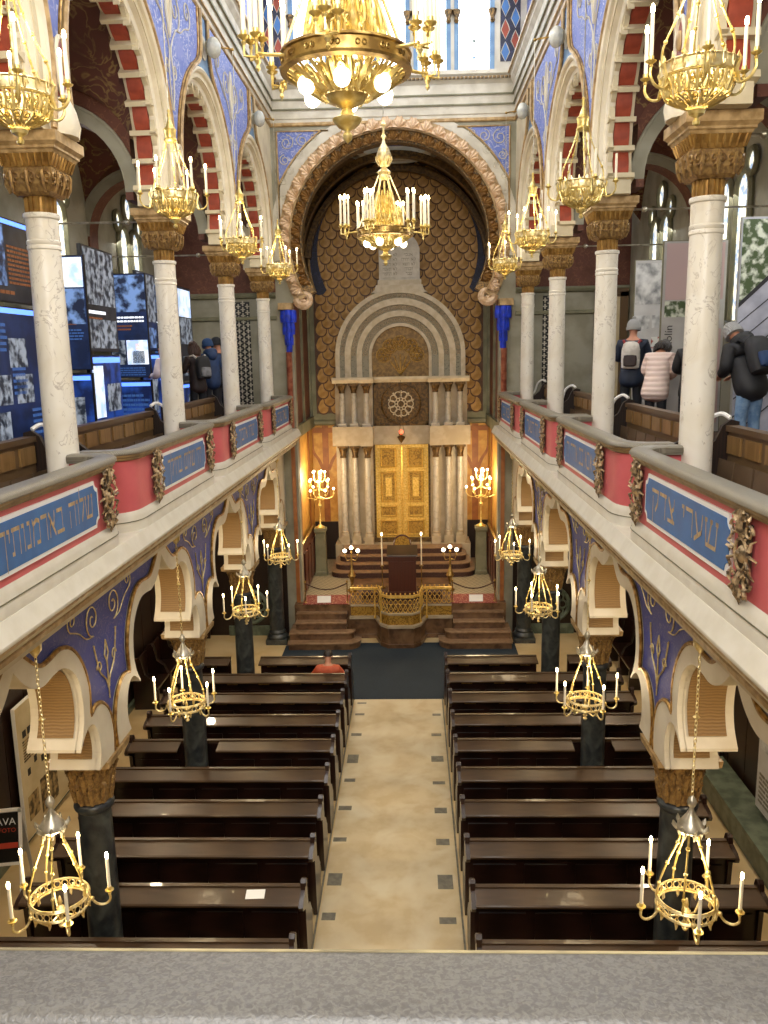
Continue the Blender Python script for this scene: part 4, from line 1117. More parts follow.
def small_upper(lit=True, arms=6):
    """gallery chandelier: openwork bowl; origin at the tip of the finial"""
    t = thing('hanging_chandelier', 'x', 'chandelier')
    b = MB(); b.lathe([(0, 0), (.022, .012), (.026, .03), (.014, .05), (.02, .06), (.05, .075), (.06, .10), (.03, .12)], 14); b.build('finial', 'brass', t)
    b = MB(); filigree(b, .07, .12, .20, .18, 8); filigree(b, .20, .18, .245, .30, 12, .007)
    b.tube([(.235*cos(2*pi*k/28), .235*sin(2*pi*k/28), .30) for k in range(28)], .009, 5, closed=True)
    b.build('openwork_bowl', 'brass', t)
    b = MB(); b.lathe([(.235, .30), (.245, .31), (.24, .32), (.24, .375), (.25, .385), (.235, .395), (.23, .385), (.23, .31)], 32, cap=False)
    for k in range(18):
        a = 2*pi*k/18; b.tube([(.245*cos(a+p[0]), .245*sin(a+p[0]), .347+p[1]) for p in spiral(0, 0, .022/.245*1.0, .01, 0, 1, 8)], .004, 4)
        b.tube([(.242*cos(a), .242*sin(a), .39), (.25*cos(a), .25*sin(a), .43)], [.012, .003], 4)
    b.build('gallery_ring', 'brass_pale', t)
    for k in range(5):
        a = 2*pi*k/5 + .3
        pts = [(r*cos(a), r*sin(a), z) for r, z in smooth_line([(.235, .39), (.23, .50), (.16, .66), (.09, .84), (.06, .98)], 4)]
        b = MB(); b.tube(pts, .008, 5); 
        for q in (5, 9, 12): b.ball(pts[q], .016, 6, 5)
        b.build('stay', 'brass', t)
    b = MB(); b.lathe([(.055, .93), (.075, .95), (.06, .97), (.065, 1.03), (.075, 1.06), (.045, 1.09), (.035, 1.12), (.014, 1.18), (.022, 1.21), (.012, 1.24), (.02, 1.26), (.007, 1.28)], 14); b.build('crown', 'brass', t)
    b = MB(); b.tube([(0, 0, 1.26), (0, 0, 3.17)], .006, 5); b.build('hanging_rod', 'silver', t)
    for k in range(arms):
        a = 2*pi*k/arms + .15
        pts = [(r*cos(a), r*sin(a), z) for r, z in smooth_line([(.22, .27), (.27, .22), (.335, .235), (.372, .29), (.37, .34)], 4)]
        b = MB(); b.tube(pts, .010, 6); b.tube([(r*cos(a), r*sin(a), z) for r, z in [(.27, .225), (.25, .30), (.275, .37), (.262, .40)]], [.012, .014, .01, .004], 5)
        arm = b.build('arm', 'brass', t)
        link('drip_pan', PAN, arm, (.37*cos(a), .37*sin(a), .375)); link('candle', CANDLE, arm, (.37*cos(a), .37*sin(a), .39))
        if lit: link('flame', FLAME, arm, (.37*cos(a), .37*sin(a), .66))
    return t
def small_lower(arms=5):
    """aisle chandelier: open ring under a crown, hung on a chain; origin at the finial tip"""
    t = thing('hanging_chandelier', 'x', 'chandelier')
    b = MB(); b.lathe([(0, 0), (.02, .01), (.028, .03), (.012, .05), (.03, .07), (.02, .09), (.012, .12), (.03, .15), (.035, .18), (.012, .21), (.02, .23), (.008, .28), (0, .29)], 12)
    for k in range(3):
        a = 2*pi*k/3 + .4; b.tube([(.012*cos(a), .012*sin(a), .13), (.13*cos(a), .13*sin(a), .10), (.225*cos(a), .225*sin(a), .20)], .009, 5)
    b.build('finial', 'brass_pale', t)
    b = MB()
    for z, r in ((.20, .222), (.215, .23), (.285, .23), (.295, .222)):
        b.tube([(r*cos(2*pi*k/36), r*sin(2*pi*k/36), z) for k in range(36)], .008, 5, closed=True)
    for k in range(24):
        a = 2*pi*k/24
        b.tube([(.228*cos(a+.11*sin(q)), .228*sin(a+.11*sin(q)), .25+.03*cos(q)) for q in [2*pi*i/8 for i in range(8)]], .005, 4, closed=True)
    for k in range(10):
        a = 2*pi*k/10
        b.tube([(.225*cos(a), .225*sin(a), .205), (.215*cos(a), .215*sin(a), .165), (.225*cos(a), .225*sin(a), .14)], [.016, .014, .005], 5)
    b.build('ring', 'brass_pale', t)
    for k in range(5):
        a = 2*pi*k/5 + .2
        pts = [(r*cos(a), r*sin(a), z) for r, z in smooth_line([(.225, .29), (.215, .40), (.16, .58), (.09, .76), (.07, .88)], 4)]
        b = MB(); b.tube(pts, .0085, 5)
        for q in (4, 8, 12): b.ball(pts[q], .017, 6, 5)
        b.build('stay', 'brass', t)
    b = MB()
    b.lathe([(.07, .86), (.085, .87), (.105, .89), (.10, .91), (.075, .95), (.04, 1.0), (.02, 1.04), (.016, 1.06)], 14)
    for k in range(7):
        a = 2*pi*k/7; b.tube([(.10*cos(a), .10*sin(a), .885), (.125*cos(a), .125*sin(a), .915), (.13*cos(a), .13*sin(a), .945)], [.02, .018, .004], 5)
        b.tube([(.085*cos(a), .085*sin(a), .87), (.08*cos(a), .08*sin(a), .82)], [.02, .006], 5)
    b.lathe([(.012, 1.05), (.03, 1.08), (.038, 1.105), (.03, 1.13), (.01, 1.16)], 12)
    b.build('crown', 'silver', t)
    b = MB(); z = 1.15; i = 0
    while z < 2.50:
        q = [(.011*cos(2*pi*k/8), 0, z + .022 + .024*sin(2*pi*k/8)) for k in range(8)]
        if i % 2: q = [(0, p[0], p[2]) for p in q]
        b.tube(q, .0042, 4, closed=True); z += .036; i += 1
    b.lathe([(.006, 1.78), (.028, 1.80), (.006, 1.82)], 8)
    b.lathe([(.008, 2.30), (.05, 2.36), (.055, 2.44)], 10); b.build('chain', 'brass_pale', t)
    for k in range(arms):
        a = 2*pi*k/arms + .55
        pts = [(r*cos(a), r*sin(a), z) for r, z in smooth_line([(.23, .24), (.28, .17), (.345, .155), (.385, .19), (.385, .235)], 4)]
        b = MB(); b.tube(pts, .010, 6); b.ball((.245*cos(a), .245*sin(a), .22), .02, 6, 5)
        arm = b.build('arm', 'brass_pale', t)
        link('drip_pan', PAN, arm, (.385*cos(a), .385*sin(a), .275)); link('candle', CANDLE, arm, (.385*cos(a), .385*sin(a), .285))
        link('flame', FLAME, arm, (.385*cos(a), .385*sin(a), .555))
    return t
GLOBE = MB().ball((0, 0, 0), .050, 14, 10, sc=(1, 1, 1.1)).mesh('globe', 'globe')
def great():
    """large nave chandelier with opal globes below and candle clusters above; origin at the tip"""
    t = thing('great_chandelier', 'x', 'chandelier')
    b = MB(); b.lathe([(0, 0), (.025, .02), (.03, .045), (.015, .07), (.05, .085), (.085, .12), (.09, .135), (.045, .155), (.03, .19), (.04, .20), (.10, .225), (.13, .27), (.145, .31), (.15, .335), (.13, .345), (.05, .36)], 20)
    b.build('boss', 'brass', t)
    b = MB(); filigree(b, .15, .335, .345, .47, 14, .007); filigree(b, .17, .35, .34, .46, 9, .010)
    b.tube([(.15*cos(2*pi*k/28), .15*sin(2*pi*k/28), .345) for k in range(28)], .012, 6, closed=True); b.build('openwork_bowl', 'brass', t)
    b = MB(); b.lathe([(.35, .455), (.385, .465), (.39, .48), (.375, .485), (.375, .55), (.39, .555), (.385, .57), (.36, .575), (.355, .56), (.355, .47)], 44, cap=False)
    for k in range(16):
        a = 2*pi*k/16
        for da in (-.05, .05):
            b.tube([(.379*cos(a+da+.03*cos(q)), .379*sin(a+da+.03*cos(q)), .518+.014*sin(q)) for q in [2*pi*i/8 for i in range(8)]], .004, 4, closed=True)
    b.build('hoop', 'old_brass', t)
    for k in range(6):
        a = 2*pi*k/6 + .2
        g = MB(); g.tube([(.24*cos(a), .24*sin(a), .44), (.255*cos(a), .255*sin(a), .43), (.255*cos(a), .255*sin(a), .41)], [.012, .02, .03], 6); gb = g.build('globe_socket', 'brass', t)
        link('globe', GLOBE, gb, (.255*cos(a), .255*sin(a), .375))
    # inner openwork crown between the stays
    b = MB(); filigree(b, .20, .62, .10, 1.05, 8, .008); filigree(b, .25, .58, .20, .86, 8, .008); b.tube([(0, 0, .35), (0, 0, 1.2)], .014, 6); b.build('openwork_crown', 'brass', t)
    for k in range(6):
        a = 2*pi*k/6
        b = MB(); b.tube([(.37*cos(a), .37*sin(a), .56), (.22*cos(a), .22*sin(a), .92), (.075*cos(a), .075*sin(a), 1.26)], .010, 5); b.build('stay', 'brass_pale', t)
    b = MB(); b.lathe([(.06, 1.20), (.085, 1.22), (.075, 1.26), (.095, 1.30), (.06, 1.33), (.03, 1.36), (.05, 1.38), (.095, 1.46), (.10, 1.52), (.07, 1.60), (.025, 1.67), (.018, 1.72), (.04, 1.75), (.018, 1.78), (.014, 1.86), (.04, 1.90), (.012, 1.95)], 18)
    for k in range(8):
        a = 2*pi*k/8; b.tube([(.1*cos(a), .1*sin(a), 1.50), (.105*cos(a), .105*sin(a), 1.46), (.06*cos(a), .06*sin(a), 1.38)], .012, 4)
    b.build('stem', 'brass_pale', t)
    for k in range(6):
        a = 2*pi*k/6 + .12
        b = MB(); ca, sa = cos(a), sin(a)
        b.tube([(.37*ca, .37*sa, .53), (.47*ca, .47*sa, .52), (.53*ca, .53*sa, .52)], .010, 6)
        spots = []
        for j, (dr, dt) in enumerate(((.50, 0), (.55, -.06), (.55, .06), (.605, 0))):
            x, y = dr*ca - dt*sa, dr*sa + dt*ca
            b.tube([(.53*ca, .53*sa, .50), (x, y, .50), (x, y, .56)], .008, 5); spots.append((x, y))
        b.lathe([(0, .42), (.015, .44), (.008, .46), (.02, .48), (.012, .51)], 8, (.53*ca, .53*sa, 0))
        arm = b.build('arm', 'brass', t)
        for x, y in spots:
            link('drip_pan', PAN, arm, (x, y, .60)); c_ = link('candle', CANDLE, arm, (x, y, .61)); c_.scale = (1, 1, 1.25); link('flame', FLAME, arm, (x, y, .95))
    return t
def squash(o, z0, dz):
    for ch in o.children:
        if not ch.name.startswith(('boss',)): ch.location.z -= dz
UP = small_upper(True); UPU = small_upper(False); LO = small_lower()
POS4 = ['nearest', 'second', 'third', 'farthest']
fu = fl_ = True
for s in (-1, 1):
    for k, c in enumerate(BCS):
        if s > 0 and k == 1: u = UPU
        else:
            u = UP if fu else copy_tree(UP); fu = False
        u.location = (s*(2.32 - (.04 if s > 0 else 0)), c + .1, 8.33); u.rotation_euler = (0, 0, .37*k + .2*s)
        if s > 0 and k == 1: tag(u, 'brass chandelier with unlit candles over the right gallery front', 'chandelier', None)
        else: tag(u, 'brass openwork chandelier with lit candles, %s along the upper %s arches' % (POS4[k], SIDE[s]), 'chandelier', 'chandeliers by the upper arches')
        if not (s > 0 and k == 1): lamp_light('candle_light', (u.location.x, u.location.y, 9.05), 16)
        g = LO if fl_ else copy_tree(LO); fl_ = False
        g.location = (s*(2.53 - (.07 if s > 0 else 0)), c, 2.35); g.rotation_euler = (0, 0, .45*k + .3*s)
        tag(g, 'ring chandelier of candles on a chain, %s under the %s gallery' % (POS4[k], SIDE[s]), 'chandelier', 'chandeliers under the galleries')
        lamp_light('candle_light', (g.location.x, g.location.y, 2.92), 20)
        # glass lamp on the wall boss with the bracket that carries the chandelier
        l_ = thing('bracket_lamp', 'glass globe lamp with brass arm on the wall, %s above the %s arches' % (POS4[k], SIDE[s]), 'wall lamp', (s*2.705, c, 11.5), 0, 'wall lamps above the arches')
        b = MB(); b.ball((-s*.12, 0, 0), .15, 14, 10, sc=(.75, 1, 1)); b.build('glass_globe', 'glass_lamp', l_)
        b = MB(); b.lathe([(.08, 0), (.10, .02), (.06, .05)], 14, M=Matrix.Rotation(-s*pi/2, 4, 'Y')); b.build('wall_plate', 'silver', l_)
        b = MB(); ax = 2.705 - abs(u.location.x); b.tube([(-s*.2, 0, 0), (-s*ax*.85, .05, 0), (-s*ax, .1, 0)], .012, 6); b.ball((-s*ax, .1, 0), .025, 8, 6); b.build('bracket_arm', 'old_brass', l_)
G1 = great(); squash(G1, .4, .08); G2 = copy_tree(G1)
G1.location = (-.01, 5.3, 8.11); G1.rotation_euler = (0, 0, .3)
G2.location = (.02, 11.9, 8.07); G2.rotation_euler = (0, 0, .05)
tag(G1, 'large brass nave chandelier with white globes, cut by the top of the picture', 'chandelier', 'great chandeliers of the nave')
tag(G2, 'smaller-looking brass nave chandelier with candle clusters in front of the ark', 'chandelier', 'great chandeliers of the nave')
for g in (G1, G2):
    b = MB(); b.tube([(0, 0, 1.92), (0, 0, 8.24)], .008, 6); b.build('hanging_rod', 'silver', g)
    lamp_light('globe_light', (g.location.x, g.location.y, g.location.z + .30), 30, .30, (1, .86, .62))
    lamp_light('candle_light', (g.location.x, g.location.y, g.location.z + 1.15), 30, .45)

# recessed lamps in the ceilings of the two aisles
for s in (-1, 1):
    for y in (5.94, 9.80, 13.66, 17.52):
        l_ = thing('recessed_lamp', 'small round lamp set in the ceiling under the %s gallery, %s from the camera' % (SIDE[s], ['first', 'second', 'third', 'fourth'][int((y-5)/3.86)]), 'ceiling lamp', (s*4.45, y, 4.79), 0, 'recessed lamps under the %s gallery' % SIDE[s])
        b = MB(); b.lathe([(.10, -.012), (.12, -.012), (.12, 0), (.10, 0)], 20, cap=False); b.build('trim_ring', 'chrome_frame', l_)
        b = MB(); b.lathe([(.10, -.006), (.001, -.006)], 20, cap=False); b.build('lens', 'globe', l_)
        lamp_light('recessed_light', (s*4.45, y, 4.65), 85, .10, (1, .82, .56))

# ================================================================== PEWS
PEW_Y = [7.20 + .905*k for k in range(10)]
def scroll_end(x0, x1):
    out = [(.28, 0), (.72, 0), (.72, .44), (.66, .50), (.58, .62), (.43, .70), (.40, .86), (.38, 1.02), (.35, 1.09), (.29, 1.115), (.24, 1.09), (.22, 1.02), (.06, .99), (.0, .95), (.02, .90), (.20, .80), (.22, .5), (.24, .1)]
    b = MB(); b.prism(out, x0, x1, 'x')
    b.lathe([(.045, 0), (.045, x1-x0+.016)], 12, (0, 0, 0), M=Matrix.Translation((x0-.008, .30, 1.06)) @ Matrix.Rotation(pi/2, 4, 'Y'))
    return b
END_IN = scroll_end(0, .05).mesh('end_panel', 'pew_wood')
PLATE = MB().box((-.10, -.004, -.012), (.10, 0, .012)).mesh('number_plate', 'old_brass')
for s in (-1, 1):
    for k, y in enumerate(PEW_Y):
        t = thing('pew', 'dark wooden pew, %s row of the %s block' % (['first', 'second', 'third', 'fourth', 'fifth', 'sixth', 'seventh', 'eighth', 'ninth', 'tenth'][k] + ' from the camera', SIDE[s]), 'pew', (.935 if s > 0 else -.90, y, 0), 0, 'pews of the %s block' % SIDE[s])
        def seg(ya, yb):
            hit = any(y+ya < cy+.235 and y+yb > cy-.235 for cy in CYS)
            return [(0.05, 1.80), (2.40, 3.16)] if hit else [(0.05, 3.16)]
        def part(nm, ya, yb, za, zb, m_, prof=None):
            b = MB()
            for xa, xb in seg(ya, yb):
                a_, b_ = sorted((s*xa, s*xb))
                if prof: b.prism(prof, a_, b_, 'x')
                else: b.box((a_, ya, za), (b_, yb, zb))
            return b.build(nm, m_, t)
        part('book_ledge', 0, .285, .97, 1.0, 'pew_ledge', [(0, .955), (.02, .95), (.285, .985), (.285, 1.015), (.02, .985), (0, .975)])
        back = part('backrest', .26, .31, .10, .985, 'pew_wood')
        part('top_rail', .27, .33, .985, 1.03, 'pew_ledge')
        part('seat', .31, .70, .42, .46, 'pew_wood')
        part('seat_front', .66, .69, .05, .42, 'pew_wood')
        # framed panels on the back and small number plates
        for xa, xb in seg(.2, .31):
            n = max(1, int((xb-xa)/.52)); w = (xb-xa)/n
            for q in range(n):
                a_, b_ = sorted((s*(xa+w*q+.05), s*(xa+w*(q+1)-.05)))
                MB().box((a_, .245, .28), (b_, .262, .72)).build('back_panel', 'pew_wood', t)
        for q in range(5):
            x = .38 + q*.6
            if any(xa < x-.1 and x+.1 < xb for xa, xb in seg(.2, .31)): link('number_plate', PLATE, t, (s*x, .258, .84))
        link('end_panel', END_IN, t, (0 if s > 0 else -.05, 0, 0)); link('end_panel', END_IN, t, (s*3.16 - (0 if s > 0 else .05), 0, 0))
o = tag(MB().box((-.105, -.07, 0), (.105, .07, .004)).build('paper_sheet', 'paper', None, (-1.45, 8.27, 1.004), (radians(7), 0, .05)), 'white sheet of paper on the ledge of the second left pew', 'paper')
# foreground gallery front
rl = thing('front_rail', 'broad worn grey gallery rail along the bottom of the picture', 'railing', (0, 1.04, 5.15))
prof = [(.070, .83), (.073, .79), (.05, .76), (-.05, .76), (-.070, .785), (-.066, .812), (-.05, .828), (-.03, .832)]
b = MB(); b.prism([(y, z-.0) for y, z in prof], -2.3, 2.3, 'x', smooth=True); b.build('rail_top', 'front_rail', rl)
b = MB(); b.prism([(.066, .832), (.078, .826), (.080, .80), (.07, .79)], -2.3, 2.3, 'x'); b.build('rail_edge', 'front_rail_edge', rl)
b = MB(); b.box((-2.3, -.06, 0), (2.3, .04, .76)); b.build('rail_panel', 'pink', rl)
# ================================================================== BIMAH, STEPS, ARK
PZ = .85                                         # platform level
# side steps
for s in (-1, 1):
    t = thing('stone_steps', 'brown stone steps up to the platform, on the %s of the reading desk' % SIDE[s], 'steps', (s*1.9, 19.2, 0), 0, 'steps of the platform')
    for k in range(5):
        z0, z1 = k*.17, (k+1)*.17
        y0 = -.38 + k*.26
        xi = 1.9 - (.95 if k == 0 else 1.08 if k == 1 else 1.22)     # inner reach towards the middle
        xo = .74 if k < 2 else .62
        pts = [(xo, .62), (xo, y0)]
        r = .32 if k == 0 else (.2 if k == 1 else .02)
        xin = -(.95 if k == 0 else .80 if k == 1 else .60)
        pts += [(xin + r - r*sin(a), y0 + r - r*cos(a)) for a in [pi/2*q/6 for q in range(7)]] + [(xin, max(.20, y0+r+.02)), (-.58, max(.20, y0+r+.02)), (-.58, .62)]
        b = MB(); b.prism([(s*p[0], p[1]) for p in pts], z0, z1 - .03, 'z'); st = b.build('step', 'brown_stone', t)
        c_ = [sum(p[0] for p in pts)/len(pts), .62]
        b = MB(); b.prism([(s*(p[0] + (.02 if p[0] > 0 else -.02)), p[1] - (.02 if p[1] < .6 else 0)) for p in pts], z1-.03, z1, 'z'); b.build('nosing', 'nosing_stone', st)
    # red rug with sign and rope at the top of the steps
    rg = tag(MB().box((-.56, -.38, 0), (.56, .42, .012)).build('rug', 'carpet_red', None, (s*1.83, 20.12, PZ)), 'red patterned rug at the top of the %s steps' % SIDE[s], 'rug', 'rugs above the steps')
    tag(MB().box((-.17, -.004, 0), (.17, .004, .17)).build('paper_sign', 'paper', None, (s*1.88, 19.86, PZ+.012), (radians(-18), 0, 0)), 'white paper notice standing before the rug on the %s steps' % SIDE[s], 'sign', 'white notices above the steps')
    rp = thing('rope_barrier', 'dark rope hung across the top of the %s steps' % SIDE[s], 'barrier', (s*1.9, 19.88, PZ), 0, 'rope barriers')
    for q in (-.60, .44):
        b = MB(); b.lathe([(.04, 0), (.04, .02), (.014, .03), (.014, .50), (.03, .53), (.02, .57), (0, .58)], 10, (s*q, 0, 0)); b.build('post', 'old_brass', rp)
    b = MB(); b.tube([(s*(-.60+1.04*q/12), 0, .50 - .16*sin(pi*q/12)) for q in range(13)], .016, 6); b.build('rope', 'plum_carpet', rp)
# marble front of the bimah with gilt balustrade
bm = thing('bimah_front', 'stone platform front with gilt openwork balustrade and bayed reading place', 'balustrade', (0, 19.4, 0))
def bay_path(e=0.0):
    return [(-1.22-e*.3, .30-e), (-.56-e, .30-e), (-.44-e*.4, -.28-e*.6), (-.27-e*.3, -.46-e), (.33+e*.3, -.46-e), (.50+e*.4, -.28-e*.6), (.62+e, .30-e), (1.28+e*.3, .30-e)]
def wallpath(P, z0, z1, th, nm, m_, parent):
    b = MB(); Q = [(p[0], p[1]+th) for p in P]
    b.prism(P + Q[::-1], z0, z1, 'z'); return b.build(nm, m_, parent)
wallpath(bay_path(.04), 0, .10, .3, 'plinth', 'brown_stone', bm)
wallpath(bay_path(0), .10, .50, .25, 'stone_base', 'brown_stone', bm)
wallpath(bay_path(.06), .50, .56, .36, 'coping', 'ark_stone', bm)
wallpath(bay_path(-.04), .56, .80, .06, 'lower_panel', 'gold_carved', bm)
wallpath(bay_path(-.02), .80, .84, .10, 'mid_rail', 'ark_stone', bm)
wallpath(bay_path(-.02), 1.22, 1.27, .10, 'top_rail', 'gold_leaf', bm)
P_b = bay_path(-.05)
b = MB(); orn = MB()
for i in range(len(P_b)-1):
    a, c_ = Vector(P_b[i]), Vector(P_b[i+1]); L_ = (c_-a).length; n = max(1, int(L_/.11))
    d = (c_-a)/L_
    for k in range(n):
        m0 = a + d*L_*(k+.5)/n
        def P3(u, v): return (m0.x + d.x*u, m0.y + d.y*u + .03, .84 + v)
        b.tube([P3(.045*cos(2*pi*q/10), .26+.055*sin(2*pi*q/10)) for q in range(10)], .009, 4, closed=True)
        for t in (-1, 1):
            b.tube([P3(t*p[0], p[1]) for p in smooth_line([(.0, 0), (.05, .07), (.02, .15), (.0, .21)], 3)], .008, 4)
        orn.ball(P3(0, .33), .014, 6, 5); orn.ball(P3(0, .47), .02, 6, 5, sc=(1, 1, 1.3)); orn.ball(P3(0, .10), .014, 6, 5)
b.build('openwork_grille', 'gold_leaf', bm); stuff(orn.build('gilt_knob', 'gold_leaf', bm))
b = MB()
for x in (-.60, -.45, .50, .66):
    b.lathe([(.03, .56), (.035, .6), (.015, .66), (.02, .9), (.015, 1.2), (.03, 1.25), (.02, 1.33)], 10, (x, .12 if abs(x) > .55 else -.2, 0))
b.build('baluster', 'gold_leaf', bm)
# reading desk, dais and the arched chair back behind it
dz = tag(MB().prism([(-.95, 0), (-.95, .62), (1.05, .62), (1.05, 0), (.55, 0), (.42, -.22), (-.32, -.22), (-.45, 0)], 0, .16, 'z').build('dais', 'plum_carpet', None, (0, 20.15, PZ)), 'low carpeted dais under the reading desk', 'dais')
ld = thing('reading_desk', 'closed dark reddish wooden reading desk behind the balustrade', 'desk', (.07, 20.25, PZ+.16))
b = MB(); b.prism([(-.24, 0), (-.24, .98), (.26, 1.10), (.26, 0)], -.34, .34, 'x'); b.build('body', 'red_wood', ld)
b = MB(); b.prism([(-.29, .985), (-.28, 1.01), (.30, 1.14), (.30, 1.11)], -.38, .38, 'x'); b.build('sloping_top', 'pew_ledge', ld)
b = MB(); b.box((-.37, -.27, 0), (.37, .29, .07)); b.box((-.36, -.262, .90), (.36, -.238, .96)); b.build('moulding', 'red_wood', ld)
b = MB()
for x0, x1 in ((-.30, -.02), (.02, .30)): b.box((x0, -.255, .14), (x1, -.24, .84))
b.build('front_panel', 'red_wood', ld)
ch = thing('arched_chair', 'wooden chair with a rounded gilt back behind the reading desk', 'chair', (.06, 21.2, PZ))
b = MB(); b.prism([(-.20, .5), (-.20, 1.15)] + [(p[0], p[1]) for p in arc(0, 1.15, .20, 180, 0, 12)] + [(.20, 1.15), (.20, .5)], .20, .25, 'y'); b.build('backrest', 'gold_carved', ch)
b = MB(); b.tube([(-.21, .22, .0), (-.21, .22, 1.15)] + [(p[0], .22, p[1]) for p in arc(0, 1.15, .21, 180, 0, 12)] + [(.21, .22, 1.15), (.21, .22, 0)], .028, 6); b.build('back_frame', 'red_wood', ch)
b = MB(); b.box((-.24, -.24, .43), (.24, .24, .49)); b.build('seat', 'red_wood', ch)
for x in (-.21, .21):
    b = MB(); b.box((x-.025, -.22, 0), (x+.025, -.17, .43)); b.build('leg', 'red_wood', ch)
# steps to the ark
ak = thing('ark_steps', 'carpeted steps with rounded ends rising to the golden ark doors', 'steps', (.05, 23.2, PZ))
for k in range(4):
    w = 1.98 - k*.10; y0 = -1.0 + k*.28; r = .34 - k*.05
    pts = [(w, .32), (w, y0+r)] + [(w-r+r*cos(a), y0+r-r*sin(a)) for a in [pi/2*q/6 for q in range(1, 7)]]
    pts = pts + [(-p[0], p[1]) for p in reversed(pts)]
    b = MB(); b.prism(pts, k*.16, (k+1)*.16-.025, 'z'); st = b.build('step', 'plum_carpet', ak)
    b = MB(); b.prism([(p[0]*1.008, p[1]-.015 if p[1] < .3 else p[1]) for p in pts], (k+1)*.16-.025, (k+1)*.16, 'z'); b.build('nosing', 'nosing_stone', st)
# mosaic floor on both sides
for s in (-1, 1):
    struct(MB().box((min(s*1.32, s*2.58), 20.45, PZ), (max(s*1.32, s*2.58), 24.3, PZ+.008)).build('floor_mosaic_' + SIDE[s], 'mosaic'))
    # timber screens along the sides of the platform
    t = thing('timber_screen', 'dark panelled timber screen along the %s side of the platform' % SIDE[s], 'screen', (s*2.46, 20.4, PZ), 0, 'timber screens of the platform')
    b = MB(); b.prism([(0, 0), (0, 1.25), (.1, 1.3), (2.6, 1.3), (2.6, 0)], -.03, .03, 'x'); b.build('board', 'red_wood', t)
    for k in range(4):
        b = MB(); b.box((-s*.05 - .012, .12+k*.62, .15), (-s*.05+.022, .60+k*.62, 1.1)); b.build('panel', 'red_wood', t)
    b = MB(); b.tube([(0, 0, 1.27), (0, .1, 1.33), (0, 2.6, 1.33)], .035, 8); b.build('handrail', 'old_brass', t)
    # pedestal with a many-armed candelabrum
    p = thing('pedestal', 'grey stone pedestal under the %s candelabrum' % SIDE[s], 'pedestal', (s*2.22, 22.6, PZ), 0, 'candelabrum pedestals')
    b = MB(); lathe_sq(b, [(.165, 0), (.165, .10), (.15, .14), (.135, 1.2), (.165, 1.26), (.165, 1.34)], (0, 0, 0)); b.build('shaft', 'green_grey', p)
    c_ = thing('candelabrum', 'tall brass candelabrum with tiers of lit bulbs, %s of the ark' % SIDE[s], 'candelabrum', (s*2.22, 22.6, PZ+1.34), 0, 'tall candelabra beside the ark')
    b = MB(); b.lathe([(.13, 0), (.14, .03), (.06, .07), (.025, .12), (.018, .55), (.05, .60), (.06, .64), (.02, .70), (.03, .80), (.05, .84), (.02, .9), (.02, 1.55), (.03, 1.6)], 12); b.build('stem', 'brass', c_)
    for tier, (z, r, n) in enumerate(((.98, .40, 6), (1.22, .28, 6), (1.45, .17, 5))):
        for k in range(n):
            a = 2*pi*(k+.5*tier)/n
            pts = [(q*cos(a), q*sin(a), zz) for q, zz in smooth_line([(.02, z-.10), (r*.5, z-.16), (r*.9, z-.10), (r, z)], 3)]
            b = MB(); b.tube(pts, .010, 5); b.lathe([(.03, -.01), (.03, 0), (.012, .005), (.012, .09)], 8, pts[-1]); arm = b.build('arm', 'brass', c_)
            b = MB(); b.ball((pts[-1][0], pts[-1][1], pts[-1][2]+.12), .034, 8, 6); b.build('bulb', 'globe', arm)
    lamp_light('candelabrum_light', (s*2.1, 22.45, PZ+2.75), 95, .3, (1, .78, .46))
    # three-armed lamp on the balustrade corner
    q = thing('triple_lamp', 'short brass three-branched lamp at the %s end of the balustrade' % SIDE[s], 'lamp', (s*1.27+.02, 20.9, PZ), 0, 'three-branched lamps')
    b = MB(); b.lathe([(.12, 0), (.12, .04), (.05, .10), (.03, .2), (.06, .34), (.11, .42), (.06, .52), (.03, .62), (.02, 1.0)], 12); b.build('stem', 'old_brass', q)
    for k, (dx, dz_) in enumerate(((-.17, 1.02), (0, 1.10), (.17, 1.02))):
        b = MB(); b.tube([(0, 0, .85), (dx*.7, 0, .82), (dx, 0, dz_-.06)], .012, 5); b.lathe([(.035, -.06), (.035, -.05), (.015, -.04), (.015, .02)], 8, (dx, 0, dz_)); arm = b.build('arm', 'old_brass', q)
        b = MB(); b.ball((dx, 0, dz_+.06), .05, 10, 8); b.build('globe', 'globe', arm)
    lamp_light('lamp_light', (s*1.27, 20.8, PZ+1.3), 26, .15, (1, .76, .44))
    # tall single candles
    w = thing('tall_candle', 'tall single candle on a slim stand, %s of the reading desk' % SIDE[s], 'candle', (s*.5+.05, 20.62, PZ+.16), 0, 'tall candles by the desk')
    b = MB(); b.lathe([(.09, 0), (.09, .02), (.03, .05), (.014, .1), (.014, .55), (.05, .57), (.05, .59), (.016, .60)], 10); b.build('stand', 'old_brass', w)
    b = MB(); b.lathe([(.016, .60), (.014, 1.36)], 8); b.build('candle', 'wax', w)
    b = MB(); b.ball((0, 0, 1.41), .032, 8, 6, sc=(.8, .8, 1.4)); b.build('flame', 'globe', w)

